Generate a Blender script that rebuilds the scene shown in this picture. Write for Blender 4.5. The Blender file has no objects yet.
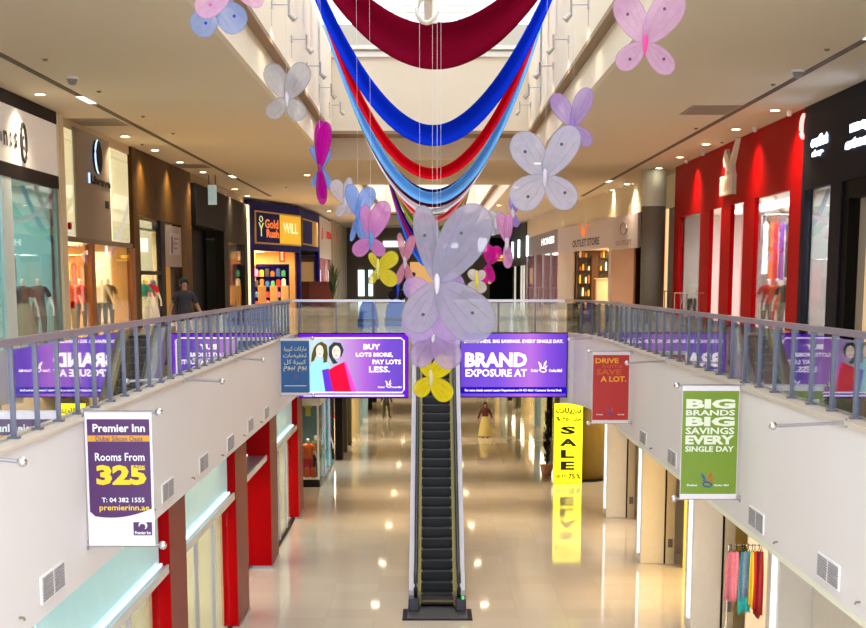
import bpy, math, random
from mathutils import Vector as V
R = random.Random(7)
SC = bpy.context.scene
COL = SC.collection
EZ = 8.3                                    # eye height above the lower floor; everything is laid out from eye level, then lifted
F, TH, CX, CY = 1670.5, math.atan(.189), 430.0, 595.7
ZL, ZU, ZC = -8.3, -1.8, 4.8               # lower floor, upper floor, upper ceiling
XC, YB, YE = 4.13, 55.0, 68.0              # half width of light wells, bridge edge, end of the first well

def ray(x, y):
    u = (x - CX) / F; v = (CY - y) / F
    return V((u, math.cos(TH) + v * math.sin(TH), -math.sin(TH) + v * math.cos(TH)))
def P(x, y, X=None, Y=None, Z=None):
    d = ray(x, y)
    t = X / d.x if X is not None else (Y / d.y if Y is not None else Z / d.z)
    return d * t

# ---------------------------------------------------------------- materials
def lin(c):
    return tuple(((v / 255) / 12.92 if v <= 10 else ((v / 255 + .055) / 1.055) ** 2.4) for v in c) + (1,)
MATS = {}
def mat(name, c, rough=.5, metal=0, emit=0, var=.06, scale=6, bump=0, spec=.5, trans=0, alpha=1, coat=0, c2=None):
    if name in MATS: return MATS[name]
    m = bpy.data.materials.new(name); m.use_nodes = True
    nt = m.node_tree; b = nt.nodes['Principled BSDF']
    base = lin(c); tc = nt.nodes.new('ShaderNodeTexCoord')
    n = nt.nodes.new('ShaderNodeTexNoise'); n.inputs['Scale'].default_value = scale; n.inputs['Detail'].default_value = 3
    nt.links.new(tc.outputs['Object'], n.inputs['Vector'])
    mx = nt.nodes.new('ShaderNodeMix'); mx.data_type = 'RGBA'
    lo = lin(c2) if c2 else tuple(v * (1 - var) for v in base[:3]) + (1,)
    hi = base if c2 else tuple(min(1, v * (1 + var)) for v in base[:3]) + (1,)
    mx.inputs[6].default_value = lo; mx.inputs[7].default_value = hi
    nt.links.new(n.outputs['Fac'], mx.inputs[0]); nt.links.new(mx.outputs[2], b.inputs['Base Color'])
    b.inputs['Roughness'].default_value = rough; b.inputs['Metallic'].default_value = metal
    b.inputs['Specular IOR Level'].default_value = spec
    b.inputs['Transmission Weight'].default_value = trans; b.inputs['Alpha'].default_value = alpha
    b.inputs['Coat Weight'].default_value = coat
    if emit:
        nt.links.new(mx.outputs[2], b.inputs['Emission Color']); b.inputs['Emission Strength'].default_value = emit * (.74 if emit < 2 else 1)
    if bump:
        bp = nt.nodes.new('ShaderNodeBump'); bp.inputs['Strength'].default_value = bump; bp.inputs['Distance'].default_value = .02
        nt.links.new(n.outputs['Fac'], bp.inputs['Height']); nt.links.new(bp.outputs['Normal'], b.inputs['Normal'])
    MATS[name] = m
    return m
def glass(name, tint=(235, 245, 245), refl=1.0, ior=1.5):
    if name in MATS: return MATS[name]
    m = bpy.data.materials.new(name); m.use_nodes = True; nt = m.node_tree
    nt.nodes.remove(nt.nodes['Principled BSDF']); out = nt.nodes['Material Output']
    t = nt.nodes.new('ShaderNodeBsdfTransparent'); t.inputs[0].default_value = lin(tint)
    g = nt.nodes.new('ShaderNodeBsdfGlossy'); g.inputs['Roughness'].default_value = .015
    f = nt.nodes.new('ShaderNodeFresnel'); f.inputs[0].default_value = ior
    ml = nt.nodes.new('ShaderNodeMath'); ml.operation = 'MULTIPLY'; ml.inputs[1].default_value = refl; ml.use_clamp = True
    x = nt.nodes.new('ShaderNodeMixShader')
    nt.links.new(f.outputs[0], ml.inputs[0]); nt.links.new(ml.outputs[0], x.inputs[0])
    nt.links.new(t.outputs[0], x.inputs[1]); nt.links.new(g.outputs[0], x.inputs[2]); nt.links.new(x.outputs[0], out.inputs[0])
    MATS[name] = m; return m
def gauze(name, c, opac=.75):
    if name in MATS: return MATS[name]
    m = bpy.data.materials.new(name); m.use_nodes = True; nt = m.node_tree
    nt.nodes.remove(nt.nodes['Principled BSDF']); out = nt.nodes['Material Output']
    tc = nt.nodes.new('ShaderNodeTexCoord'); n = nt.nodes.new('ShaderNodeTexNoise'); n.inputs['Scale'].default_value = 9
    nt.links.new(tc.outputs['Object'], n.inputs['Vector'])
    t = nt.nodes.new('ShaderNodeBsdfTransparent'); d = nt.nodes.new('ShaderNodeBsdfDiffuse'); l = nt.nodes.new('ShaderNodeBsdfTranslucent')
    d.inputs[0].default_value = lin(c); l.inputs[0].default_value = lin(c)
    a = nt.nodes.new('ShaderNodeMixShader'); a.inputs[0].default_value = .5
    nt.links.new(d.outputs[0], a.inputs[1]); nt.links.new(l.outputs[0], a.inputs[2])
    mr = nt.nodes.new('ShaderNodeMapRange'); mr.inputs[3].default_value = opac - .1; mr.inputs[4].default_value = min(1, opac + .1)
    nt.links.new(n.outputs['Fac'], mr.inputs[0])
    b = nt.nodes.new('ShaderNodeMixShader'); nt.links.new(mr.outputs[0], b.inputs[0])
    nt.links.new(t.outputs[0], b.inputs[1]); nt.links.new(a.outputs[0], b.inputs[2]); nt.links.new(b.outputs[0], out.inputs[0])
    MATS[name] = m; return m
def tile_mat(name, c, c2, size, rough, spec=.5):
    m = mat(name, c, rough=rough, var=.05, scale=.6, spec=spec); nt = m.node_tree; b = nt.nodes['Principled BSDF']
    tc = nt.nodes.new('ShaderNodeTexCoord'); br = nt.nodes.new('ShaderNodeTexBrick')
    br.offset = 0; br.inputs['Scale'].default_value = 1; br.inputs['Brick Width'].default_value = size; br.inputs['Row Height'].default_value = size
    br.inputs['Mortar Size'].default_value = .006; br.inputs['Color1'].default_value = lin(c); br.inputs['Color2'].default_value = lin(c2)
    br.inputs['Mortar'].default_value = tuple(v * .88 for v in lin(c)[:3]) + (1,)
    nt.links.new(tc.outputs['Object'], br.inputs['Vector']); nt.links.new(br.outputs['Color'], b.inputs['Base Color'])
    return m

# ---------------------------------------------------------------- mesh builder
class MB:
    def __init__(s): s.v = []; s.f = []; s.m = []
    def add(s, vs, fs, mi=0):
        o = len(s.v); s.v += [V(p) for p in vs]; s.f += [[i + o for i in f] for f in fs]; s.m += [mi] * len(fs); return s
    def hexa(s, p, mi=0):       # 8 points: bottom loop, top loop
        return s.add(p, [(3, 2, 1, 0), (4, 5, 6, 7), (0, 1, 5, 4), (1, 2, 6, 5), (2, 3, 7, 6), (3, 0, 4, 7)], mi)
    def box(s, x0, x1, y0, y1, z0, z1, mi=0):
        return s.hexa([(x0, y0, z0), (x1, y0, z0), (x1, y1, z0), (x0, y1, z0), (x0, y0, z1), (x1, y0, z1), (x1, y1, z1), (x0, y1, z1)], mi)
    def prism(s, poly, d, mi=0):
        n = len(poly); d = V(d); a = [V(p) for p in poly]
        s.add(a + [p + d for p in a], [list(range(n))[::-1], list(range(n, 2 * n))] + [(i, (i + 1) % n, n + (i + 1) % n, n + i) for i in range(n)], mi); return s
    def quad(s, a, b, c, d, mi=0): return s.add([a, b, c, d], [(0, 1, 2, 3)], mi)
    def tube(s, pts, r, n=8, closed=False, mi=0, sx=1, sz=1, square=False):
        pts = [V(p) for p in pts]; k = len(pts); rings = []
        for i, p in enumerate(pts):
            a = pts[i - 1] if (i or closed) else p; b = pts[(i + 1) % k] if (i < k - 1 or closed) else p
            t = (b - a)
            if t.length < 1e-9: t = V((0, 0, 1))
            t.normalize(); up = V((0, 0, 1)) if abs(t.z) < .95 else V((0, 1, 0))
            u = t.cross(up).normalized(); w = u.cross(t).normalized()
            rr = r[i] if isinstance(r, (list, tuple)) else r; ring = []
            for j in range(n):
                th = 2 * math.pi * (j + (.5 if square else 0)) / n
                ring.append(p + u * (math.cos(th) * rr * sx) + w * (math.sin(th) * rr * sz))
            rings.append(ring)
        fs = []
        for i in range(k if closed else k - 1):
            for j in range(n):
                fs.append((i * n + j, i * n + (j + 1) % n, ((i + 1) % k) * n + (j + 1) % n, ((i + 1) % k) * n + j))
        if not closed: fs += [list(range(n))[::-1], [(k - 1) * n + j for j in range(n)]]
        return s.add([q for g in rings for q in g], fs, mi)
    def lathe(s, c, prof, n=16, mi=0):
        c = V(c); vs = []; fs = []
        for r, z in prof:
            for j in range(n):
                a = 2 * math.pi * j / n; vs.append(c + V((math.cos(a) * r, math.sin(a) * r, z)))
        for i in range(len(prof) - 1):
            for j in range(n): fs.append((i * n + j, i * n + (j + 1) % n, (i + 1) * n + (j + 1) % n, (i + 1) * n + j))
        fs += [list(range(n))[::-1], [(len(prof) - 1) * n + j for j in range(n)]]
        return s.add(vs, fs, mi)
    def ball(s, c, r, n=8, mi=0, sy=1, sz=1):
        k = max(4, n // 2); prof = [(r * math.sin(math.pi * i / k) + 1e-4, -r * math.cos(math.pi * i / k) * sz) for i in range(k + 1)]
        return s.lathe(c, prof, n, mi)
    def mesh(s, name, off):
        me = bpy.data.meshes.new(name); me.from_pydata([tuple(p - off) for p in s.v], [], s.f); me.update(); return me
    def build(s, name, m, parent=None, label=None, cat=None, group=None, kind=None, smooth=False, bevel=0):
        if parent is not None: off = wloc(parent)
        else:
            xs = [p.x for p in s.v]; ys = [p.y for p in s.v]; zs = [p.z for p in s.v]
            off = V(((min(xs) + max(xs)) / 2, (min(ys) + max(ys)) / 2, min(zs)))
        me = s.mesh(name, off)
        for q in (m if isinstance(m, (list, tuple)) else [m]): me.materials.append(q)
        if any(s.m): me.polygons.foreach_set('material_index', s.m)
        if smooth: me.polygons.foreach_set('use_smooth', [True] * len(me.polygons))
        return link(name, me, parent, off, label, cat, group, kind, bevel)
def wloc(o):
    l = V(o.location); p = o.parent
    while p: l = l + V(p.location); p = p.parent
    return l
def link(name, data, parent, off, label=None, cat=None, group=None, kind=None, bevel=0):
    o = bpy.data.objects.new(name, data); COL.objects.link(o)
    if parent is not None: o.parent = parent
    else: o.location = off
    tag(o, label, cat, group, kind)
    if bevel:
        b = o.modifiers.new('bevel', 'BEVEL'); b.width = bevel; b.segments = 2; b.limit_method = 'ANGLE'
    return o
def tag(o, label=None, cat=None, group=None, kind=None):
    if label: o['label'] = label
    if cat: o['category'] = cat
    if group: o['group'] = group
    if kind: o['kind'] = kind
    return o
def thing(name, loc, label, cat, group=None, kind=None):
    o = bpy.data.objects.new(name, None); COL.objects.link(o); o.location = V(loc); o.empty_display_size = .2
    return tag(o, label, cat, group, kind)
def copy_tree(o, parent=None):
    c = o.copy(); COL.objects.link(c); c.parent = parent
    for ch in list(o.children): copy_tree(ch, c)
    return c
def struct(name, mb, m, **k): return mb.build(name, m, kind='structure', **k)

# a vertical wall plane seen from the atrium: A is the end on the viewer's left
class Plane:
    def __init__(s, ax, ay, bx, by):
        s.A = V((ax, ay, 0)); d = V((bx - ax, by - ay, 0)); s.L = d.length; s.d = d.normalized(); s.n = V((s.d.y, -s.d.x, 0))
    def pt(s, a, z, n=0): return s.A + s.d * a + s.n * n + V((0, 0, z))
    def px(s, x, y):
        r = ray(x, y); t = s.A.dot(s.n) / r.dot(s.n); p = r * t
        return (p - s.A).dot(s.d), p.z
    def off(s, n):
        q = s.A + s.n * n; e = q + s.d * s.L; return Plane(q.x, q.y, e.x, e.y)
    def sx(s, x, y=240): return s.px(x, y)[0]
    def box(s, mb, s0, s1, z0, z1, n0, n1, mi=0):
        return mb.hexa([s.pt(s0, z0, n1), s.pt(s1, z0, n1), s.pt(s1, z0, n0), s.pt(s0, z0, n0),
                        s.pt(s0, z1, n1), s.pt(s1, z1, n1), s.pt(s1, z1, n0), s.pt(s0, z1, n0)], mi)
    def poly(s, mb, pts, n0, n1, mi=0): # pts (s,z) ccw seen from the front
        return mb.prism([s.pt(a, z, n0) for a, z in pts], s.n * (n1 - n0), mi)

# lettering made from Blender's own fonts, fitted to a rectangle on a plane
def glyphs(txt, bold=0.0, sp=1.0):
    c = bpy.data.curves.new('lettering', 'FONT'); c.body = txt; c.offset = bold; c.resolution_u = 2; c.space_character = sp; c.fill_mode = 'FRONT' if hasattr(c, 'fill_mode') else c.fill_mode
    o = bpy.data.objects.new('lettering', c); COL.objects.link(o)
    dg = bpy.context.evaluated_depsgraph_get(); dg.update()
    me = bpy.data.meshes.new_from_object(o.evaluated_get(dg))
    vs = [V(v.co) for v in me.vertices]; fs = [list(p.vertices) for p in me.polygons]
    bpy.data.objects.remove(o); bpy.data.curves.remove(c); bpy.data.meshes.remove(me)
    return vs, fs
def letters(mb, pl, txt, s0, s1, z0, z1, n=.02, bold=.02, mi=0, mirror=False, slant=0, sp=1.0):
    vs, fs = glyphs(txt, bold, sp)
    if not vs: return mb
    a0 = min(v.x for v in vs); a1 = max(v.x for v in vs); b0 = min(v.y for v in vs); b1 = max(v.y for v in vs)
    out = []
    for v in vs:
        u = (v.x - a0) / max(1e-6, a1 - a0); w = (v.y - b0) / max(1e-6, b1 - b0)
        if mirror: u = 1 - u
        out.append(pl.pt(s0 + (s1 - s0) * u + slant * w, z0 + (z1 - z0) * w, n))
    return mb.add(out, fs, mi)

def area(name, loc, size, power, col=(255, 240, 215), rot=(0, 0, 0), sy=None, spread=None):
    l = bpy.data.lights.new(name, 'AREA'); l.energy = power; l.color = lin(col)[:3]; l.size = size
    if sy: l.shape = 'RECTANGLE'; l.size_y = sy
    if spread: l.spread = spread
    o = bpy.data.objects.new(name, l); COL.objects.link(o); o.location = V(loc); o.rotation_euler = rot
    return o
def spot(name, loc, power, col=(255, 236, 206), rot=(0, 0, 0), ang=100, parent=None, blend=.6, r=.08):
    l = bpy.data.lights.new(name, 'SPOT'); l.energy = power; l.color = lin(col)[:3]; l.spot_size = math.radians(ang); l.spot_blend = blend; l.shadow_soft_size = r
    o = bpy.data.objects.new(name, l); COL.objects.link(o); o.rotation_euler = rot
    if parent: o.parent = parent; o.location = V(loc) - wloc(parent)
    else: o.location = V(loc)
    return o

# shared materials
cream = mat('cream plaster', (226, 214, 194), rough=.75, var=.02, scale=1)
fasc = mat('off-white fascia paint', (216, 210, 209), rough=.6, var=.02, scale=.7)
ceilm = mat('cream ceiling board', (214, 200, 176), rough=.8, var=.02, scale=.5)
brownm = mat('shaded soffit taupe', (150, 125, 98), rough=.8)  # brown is the soffits' shade, put into the colour
steel = mat('brushed steel', (176, 172, 180), rough=.32, metal=.9, var=.03)
chrome = mat('polished chrome', (215, 215, 220), rough=.12, metal=1)
postm = mat('grey painted steel post', (100, 100, 116), rough=.35, metal=.4)
dark = mat('dark bronze metal', (32, 26, 28), rough=.6, spec=.12)
black = mat('black paint', (7, 6, 8), rough=.6, spec=.08)
white = mat('white paint', (232, 230, 226), rough=.5)
whtxt = mat('white lettering', (240, 240, 240), rough=.5)
stone = mat('beige kerb stone', (198, 184, 168), rough=.45, scale=20)
railglass = glass('balustrade glass', (240, 248, 248), .8)
shopglass = glass('shopfront glass', (247, 252, 251), .5)
lampm = mat('warm lamp diffuser', (255, 236, 200), emit=9)
coolm = mat('cool lamp diffuser', (225, 240, 255), emit=6)
redp = mat('glossy red panel', (164, 0, 4), rough=.55, spec=.05)

WORLD, EXPO, SKY, DL, LOW, WL, ROOMP = 2.2, 0.95, 150, 540, 420, 40, 2.4
AR = ['\ufe93\ufeae\ufef4\ufe92\ufedb \ufe95\ufe8e\ufedb\ufead\ufe8e\ufee3', '\ufe95\ufe8e\ufec0\ufef4\ufed4\ufea8\ufe97', '\ufede\ufedb \ufe93\ufeae\ufef4\ufe92\ufedb', '\ufee1\ufeee\ufef4\ufe91 \ufee1\ufeee\ufef3', '\ufe95\ufe8e\ufee0\ufef3\ufeb0\ufee8\ufe97', '% \u0667\u0665 \ufef0\ufe98\ufea3']
# ---------------------------------------------------------------- camera, world
cd = bpy.data.cameras.new('camera'); cam = bpy.data.objects.new('camera', cd); COL.objects.link(cam)
cam.rotation_euler = (math.pi / 2 - TH, 0, 0); cd.sensor_width = 36; cd.lens = F * 36 / 866
cd.shift_x = (433 - CX) / 866; cd.shift_y = (CY - 314) / 866; cd.clip_end = 600
SC.camera = cam
w = bpy.data.worlds.new('world'); SC.world = w; w.use_nodes = True
w.node_tree.nodes['Background'].inputs[0].default_value = (.84, .91, 1, 1); w.node_tree.nodes['Background'].inputs[1].default_value = WORLD
SC.view_settings.view_transform = 'Standard'; SC.view_settings.look = 'None'; SC.view_settings.gamma = 1; SC.view_settings.exposure = EXPO

# ---------------------------------------------------------------- setting
XL, XR, ZFL, ZFR = -4.45, 5.2, -3.75, -3.94
XW = 11.3                                   # shop line half width (structure behind the shopfronts)
floorm = tile_mat('polished cream floor tile', (200, 186, 170), (206, 193, 178), 1.2, .05, .62)
upm = tile_mat('upper walkway tile', (190, 174, 150), (196, 180, 156), .9, .15)
struct('floor', MB().box(-16, 18, 8, 165, ZL - .2, ZL), floorm)
struct('floor', MB().box(-18, XL + .001, 5, YB, ZFL, ZU), upm)
RC = [(XR, 5), (XR, 48), (5.16, 50.6), (5.0, 53), (4.7, 54.5), (4.3, YB)]
struct('floor', MB().prism([(x, y, ZFR) for x, y in RC] + [(18, YB, ZFR), (18, 5, ZFR)], (0, 0, ZU - ZFR)), upm)
struct('floor', MB().box(-18, 18, YB, 165, ZFL, ZU), upm)
# fascia skins (the white bands of the balconies) and stone kerbs
struct('wall_left_fascia', MB().box(XL, XL + .06, 5, YB, ZFL - .02, ZU + .04), fasc)
def ribbon(mb, pts, off, z0, z1, th):
    q = [V((x, y, 0)) for x, y in pts]; n = []
    for i in range(len(q)):
        t = (q[min(i + 1, len(q) - 1)] - q[max(i - 1, 0)]).normalized(); n.append(V((-t.y, t.x, 0)))
    for i in range(len(q) - 1):
        a, b = q[i] + n[i] * off, q[i + 1] + n[i + 1] * off; a2, b2 = a + n[i] * th, b + n[i + 1] * th
        mb.hexa([a2 + V((0, 0, z0)), b2 + V((0, 0, z0)), b + V((0, 0, z0)), a + V((0, 0, z0)), a2 + V((0, 0, z1)), b2 + V((0, 0, z1)), b + V((0, 0, z1)), a + V((0, 0, z1))])
    return mb
struct('wall_right_fascia', ribbon(MB(), RC, 0, ZFR - .02, ZU + .04, .06), fasc)
struct('wall_back_fascia', MB().box(XL, 4.3, YB - .06, YB, ZFL - .02, ZU + .04), stone)
struct('trim_1', MB().box(XL - .28, XL + .1, 5, YB, ZU + .04, ZU + .1), stone, bevel=.015)
struct('trim_2', ribbon(MB(), RC, -.28, ZU + .04, ZU + .1, .38), stone)
struct('trim_3', MB().box(XL, 4.3, YB - .1, YB + .28, ZU + .041, ZU + .1), stone, bevel=.015)

# upper ceiling: side strips and cross bands
cg = MB()
struct('ceiling', MB().box(-18, -XC, 5, 165, ZC, ZC + .3), ceilm)
struct('ceiling', MB().box(XC, 18, 5, 165, ZC, ZC + .3), ceilm)
struct('ceiling', MB().box(-XC, XC, YE + 2, 88, ZC, ZC + .3), ceilm)
struct('ceiling', MB().box(-XC, XC, 152, 165, ZC, ZC + .3), ceilm)
BH = 5.65                                   # top of the lower cream band
for (ya, yb, yu) in ((5, YE + 2, YE), (88, 152, 148)):
    for s in (-1, 1):
        side = 'left' if s < 0 else 'right'
        x = lambda v: s * v
        b = MB(); b.box(*sorted((x(XC - .02), x(XC + .12))), ya, yb, ZC - .004, BH)
        struct('wall_%s_band' % side, b, cream)
        b = MB(); b.box(*sorted((x(3.85), x(XC + .12))), ya, yb, BH, BH + .12); struct('trim_%d' % (4 if s < 0 else 5), b, brownm)
        b = MB(); b.box(*sorted((x(3.85), x(4.05))), ya, yu, BH + .12, 8.9); struct('wall_%s_light_well' % side, b, cream)
        b = MB(); b.box(*sorted((x(4.05), x(4.9))), ya, yu, 8.8, 8.9); b.box(*sorted((x(4.7), x(4.9))), ya, yu, 8.9, 10.6); struct('trim_%d' % (6 if s < 0 else 7), b, cream)
    struct('wall_end_band', MB().box(-XC, XC, yb - .12, yb + .02 - .04, ZC - .004, BH), cream)
    struct('trim_8', MB().box(-3.85, 3.85, yu, yb, BH, BH + .12), brownm)
    struct('wall_end_light_well', MB().box(-3.85, 3.85, yu, yu + .3, BH + .12, 8.9), cream)
    struct('trim_9', MB().box(-4.7, 4.7, yu + .5, yu + .8, 8.9, 9.85), mat('pale grey plaster', (178, 172, 162), rough=.8))
    b = MB(); b.box(-3.9, 3.9, yu - .12, yu, 8.55, 8.75); b.box(-3.9, 3.9, yu - .22, yu, 8.82, 8.98); struct('trim_10', b, white)
    struct('wall_near_light_well', MB().box(-4.7, 4.7, ya, ya + .2, ZC, 10.6), cream) if ya > 50 else None
# skylight: white cross beams and louvres below the daylight glazing
b = MB()
y = 8.0
while y < 68.5:
    b.box(-4.7, 4.7, y, y + .22, 9.86, 10.1); y += 1.6
struct('ceiling_skylight_beams', b, white)
b = MB(); y = 8.4
while y < 68.5:
    for k in (0, .3, .6): b.box(-4.7, 4.7, y + k, y + k + .05, 10.02, 10.12)
    y += 1.6
struct('ceiling_skylight_louvres', b, mat('grey louvre paint', (190, 188, 182), rough=.6))
b = MB(); y = 90
while y < 150: b.box(-4.7, 4.7, y, y + .3, 9.86, 10.1); y += 2.4
struct('ceiling_skylight_beams', b, white)
b = MB(); y = 8.0
struct('ceiling_skylight_purlin', MB().box(-.22, .22, 8, 68.6, 9.7, 9.86), white)
for k, yy in enumerate((14, 30, 46, 62)):
    area('skylight daylight', (0, yy, 10.55), 9.3, SKY, (238, 242, 255), sy=14)
for yy in (98, 118, 138): area('skylight daylight', (0, yy, 10.5), 9, SKY * 1.3, (245, 242, 240), sy=18)

# far walls of both levels
struct('wall_far', MB().box(-18, 18, 160, 160.4, ZU, ZC), mat('grey brown end wall', (104, 92, 76), rough=.7))
struct('wall_far_lower', MB().box(-16, 18, 160, 160.4, ZL, ZFL), mat('pale end wall', (190, 176, 150), rough=.6))
struct('wall_left', MB().box(-18.3, -18, 5, 165, ZL, 5.1), cream)
struct('wall_right', MB().box(18, 18.3, 5, 165, ZL, 5.1), cream)

# ceiling light slots, downlights, hatches
slotm = mat('dark slot', (92, 76, 60), rough=.7)
for s, xs, ys in ((-1, 9.3, 'left'), (1, 8.85, 'right')):
    t = thing('light_slot', (s * xs, 60, ZC - .01), 'long dark recessed lighting slot in the %s walkway ceiling' % ys, 'ceiling slot')
    MB().box(s * xs - .09, s * xs + .09, 20, 100, ZC - .012, ZC + .02).build('slot', slotm, t)
    for y0 in ((32, 46, 80) if s < 0 else (29.5, 33.5, 84)):
        b = MB(); b.box(s * xs - .1, s * xs + .1, y0, y0 + 1.8, ZC - .03, ZC - .013); b.build('lamp', mat('slot lamp', (240, 235, 230), emit=1.2), t)
def downlight(x, y, label, group, p=None, z=ZC, r=.13, col=(255, 234, 202), m=None):
    t = thing('downlight', (x, y, z), label, 'ceiling light', group)
    MB().lathe((x, y, z), [(r + .05, -.015), (r + .05, 0), (r, 0), (r, -.015)], 16).build('trim_ring', white, t)
    MB().lathe((x, y, z), [(r, -.02), (r, -.006)], 16).build('lamp', m or lampm, t)
    if p: spot('downlight lamp', (x, y, z - .05), p, col, parent=t, ang=130, blend=1, r=.12)
    return t
dl = {'l': [(40, 94), (125, 136), (155, 150), (180, 162), (203, 172), (235, 189), (247, 196)], 'r': [(775, 110), (736, 129), (706, 144), (680, 157), (659, 168), (627, 184), (613, 190)]}
for k, side in (('l', 'left'), ('r', 'right')):
    n = len(dl[k])
    for i, (px, py) in enumerate(dl[k]):
        p = P(px, py, Z=ZC)
        lb = 'round warm downlight by the %s shopfronts, %s from the near end' % (side, ['nearest', 'second', 'third', 'fourth', 'fifth', 'sixth', 'seventh'][i])
        downlight(p.x, p.y, lb, 'downlights along the %s shopfronts' % side, None if px == 659 else DL)
for (px, py, tx) in ((307, 175, 'beside the magenta butterfly'), (329, 211, 'above the red lettered shop sign'), (630, 160, 'before the outlet shop corner')):
    if px == 630: px, py = 700, 162
    p = P(px, py, Z=ZC)
    if px != 700: downlight(p.x, p.y, 'single warm downlight in the plain ceiling ' + tx, 'inner downlights', DL)
for i, yy in enumerate((14, 22, 31)):       # the near run of the same two rows, above and beside the camera's view
    for s in (-1, 1):
        downlight(s * 9.9, yy, 'downlight near the camera above the %s walkway, %s' % ('left' if s < 0 else 'right', ['nearest', 'middle', 'farthest of three'][i]), 'near downlights', DL * .5, col=(236, 240, 255))
for (px, py, w_, h_, lb) in ((97, 122, 2.2, 2.4, 'pale grey access hatch in the left ceiling above the grey shop sign'), (192, 166, 2, 2.4, 'pale grey access hatch in the left ceiling above the brown shopfront'), (710, 110, 2, 2.6, 'pale grey access hatch in the right ceiling above the red shopfront')):
    p = P(px, py, Z=ZC)
    t = thing('access_hatch', (p.x, p.y, ZC - .01), lb, 'ceiling hatch')
    MB().box(p.x - w_ * .35, p.x + w_ * .35, p.y - h_ * .5, p.y + h_ * .5, ZC - .015, ZC - .001).build('panel', mat('grey hatch panel', (150, 138, 122), rough=.7), t)
    MB().box(p.x - w_ * .3, p.x + w_ * .3, p.y - h_ * .43, p.y + h_ * .43, ZC - .02, ZC - .0151).build('grille', mat('grey grille', (135, 124, 108), rough=.7), t)
for i, (px, py, lb) in enumerate(((45, 59, 'left ceiling by the slot, the nearest'), (99, 91, 'left ceiling left of the grey butterfly'), (143, 116, 'left ceiling above the grey sign'), (173, 133, 'left ceiling above the brown shop'), (286, 187, 'left ceiling under the magenta butterfly'), (142, 144, 'strip by the left shops'), (773, 84, 'right ceiling above the dark shop'), (722, 142, 'strip by the red shop'), (827, 49, 'right ceiling by the slot, the nearest'), (696, 128, 'right ceiling left of the grey hatch'))):
    p = P(px, py, Z=ZC)
    MB().lathe((p.x, p.y, ZC), [(.02, -.05), (.06, -.03), (.06, 0)], 10).build('sprinkler', mat('dull brown metal', (136, 116, 94)), label='small dark sprinkler head on the ' + lb, cat='sprinkler', group='ceiling sprinklers')
for px, py, lb in ((72, 77, 'left'), (798, 70, 'right')):
    p = P(px, py, Z=ZC)
    t = thing('dome_camera', (p.x, p.y, ZC), 'small dome camera on the %s ceiling near the lighting slot' % lb, 'security camera')
    MB().lathe(p, [(.16, -.05), (.16, 0)], 16).build('base', white, t); MB().lathe(p, [(.01, -.2), (.09, -.17), (.13, -.05)], 16).build('dome', mat('smoked dome', (140, 136, 140), rough=.3), t, smooth=True)

# wall spotlights inside the light well
for s in (-1, 1):
    for i, (px, py) in enumerate(((587, 18), (568, 48), (552, 75), (538, 97), (529, 113))):
        D = 43.4 + 5.9 * i; x0 = s * 3.85; z = 6.55; y = D - 1
        y = min(y, 66.5)
        t = thing('wall_spotlight', (x0, y, z), 'bracket spotlight on the %s wall of the light well, %s' % ('left' if s < 0 else 'right', ['nearest of five', 'second nearest', 'middle of five', 'second farthest', 'farthest of five'][i]), 'spotlight', 'bracket spotlights in the light well')
        b = MB(); b.tube([(x0, y, z), (x0 - s * .45, y, z)], .018, 6); b.box(x0 - .04, x0 + .04, y - .06, y + .06, z - .1, z + .1); b.build('bracket', steel, t)
        b = MB(); b.tube([(x0 - s * .43, y, z + .12), (x0 - s * .43, y, z - .25)], .028, 8); b.build('stem', steel, t)
        b = MB(); b.tube([(x0 - s * .43, y, z - .22), (x0 - s * .58, y, z - .36)], [.05, .09], 10); b.build('head', mat('silver spotlight head', (170, 165, 155), rough=.4, metal=.6), t); spot('well lamp', (x0 - s * .62, y, z - .42), WL, (255, 238, 214), rot=(0, -s * math.radians(25), 0), parent=t, ang=120, blend=1, r=.1)
        MB().tube([(x0 - s * .01, y, z), (x0 - s * .01, y, z - .5)], .004, 4).build('cable', steel, t)

# ---------------------------------------------------------------- balustrades
def balustrade(name, pts, step, label, start=0, hz=.62, gs=-1):
    q = [V((x, y, 0)) for x, y in pts]
    seg = [(q[i + 1] - q[i]).length for i in range(len(q) - 1)]; L = sum(seg)
    def at(d):
        d = max(0, min(L, d))
        for i, l in enumerate(seg):
            if d <= l + 1e-6: return q[i] + (q[i + 1] - q[i]) * (d / l), (q[i + 1] - q[i]).normalized()
            d -= l
        return q[-1], (q[-1] - q[-2]).normalized()
    t = thing(name, at(L / 2)[0] + V((0, 0, ZU + .1)), label, 'balustrade')
    MB().tube([p + V((0, 0, -hz - .04)) for p in q], .062, 4, sx=1.25, sz=.9, square=True).build('handrail', steel, t)
    d = start; ds = []
    while d < L: ds.append(d); d += step
    for d in ds:
        p, u = at(d); n = V((-u.y, u.x, 0))
        b = MB()
        def bar(w_, th, z0, z1, o=0):
            c = p + n * o
            k = [c - u * w_ - n * th, c + u * w_ - n * th, c + u * w_ + n * th, c - u * w_ + n * th]
            b.hexa([v + V((0, 0, z0)) for v in k] + [v + V((0, 0, z1)) for v in k])
        bar(.025, .045, ZU + .1, -hz - .08); bar(.06, .08, ZU + .1, ZU + .125)
        b.build('post', postm, t)
    dd = [0] + ds + [L]
    for a, c in zip(dd[:-1], dd[1:]):
        if c - a < .15: continue
        p0, u0 = at(a + .04); p1, u1 = at(c - .04); n = V((-u0.y, u0.x, 0)) * .006 * gs
        b = MB(); k = [p0 + n, p1 + n]; g = n.normalized() * .012
        b.hexa([v + V((0, 0, z)) for z in (ZU + .13, -hz - .12) for v in (k[0], k[1], k[1] + g, k[0] + g)])
        b.build('glass_panel', railglass, t)
    return t
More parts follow.
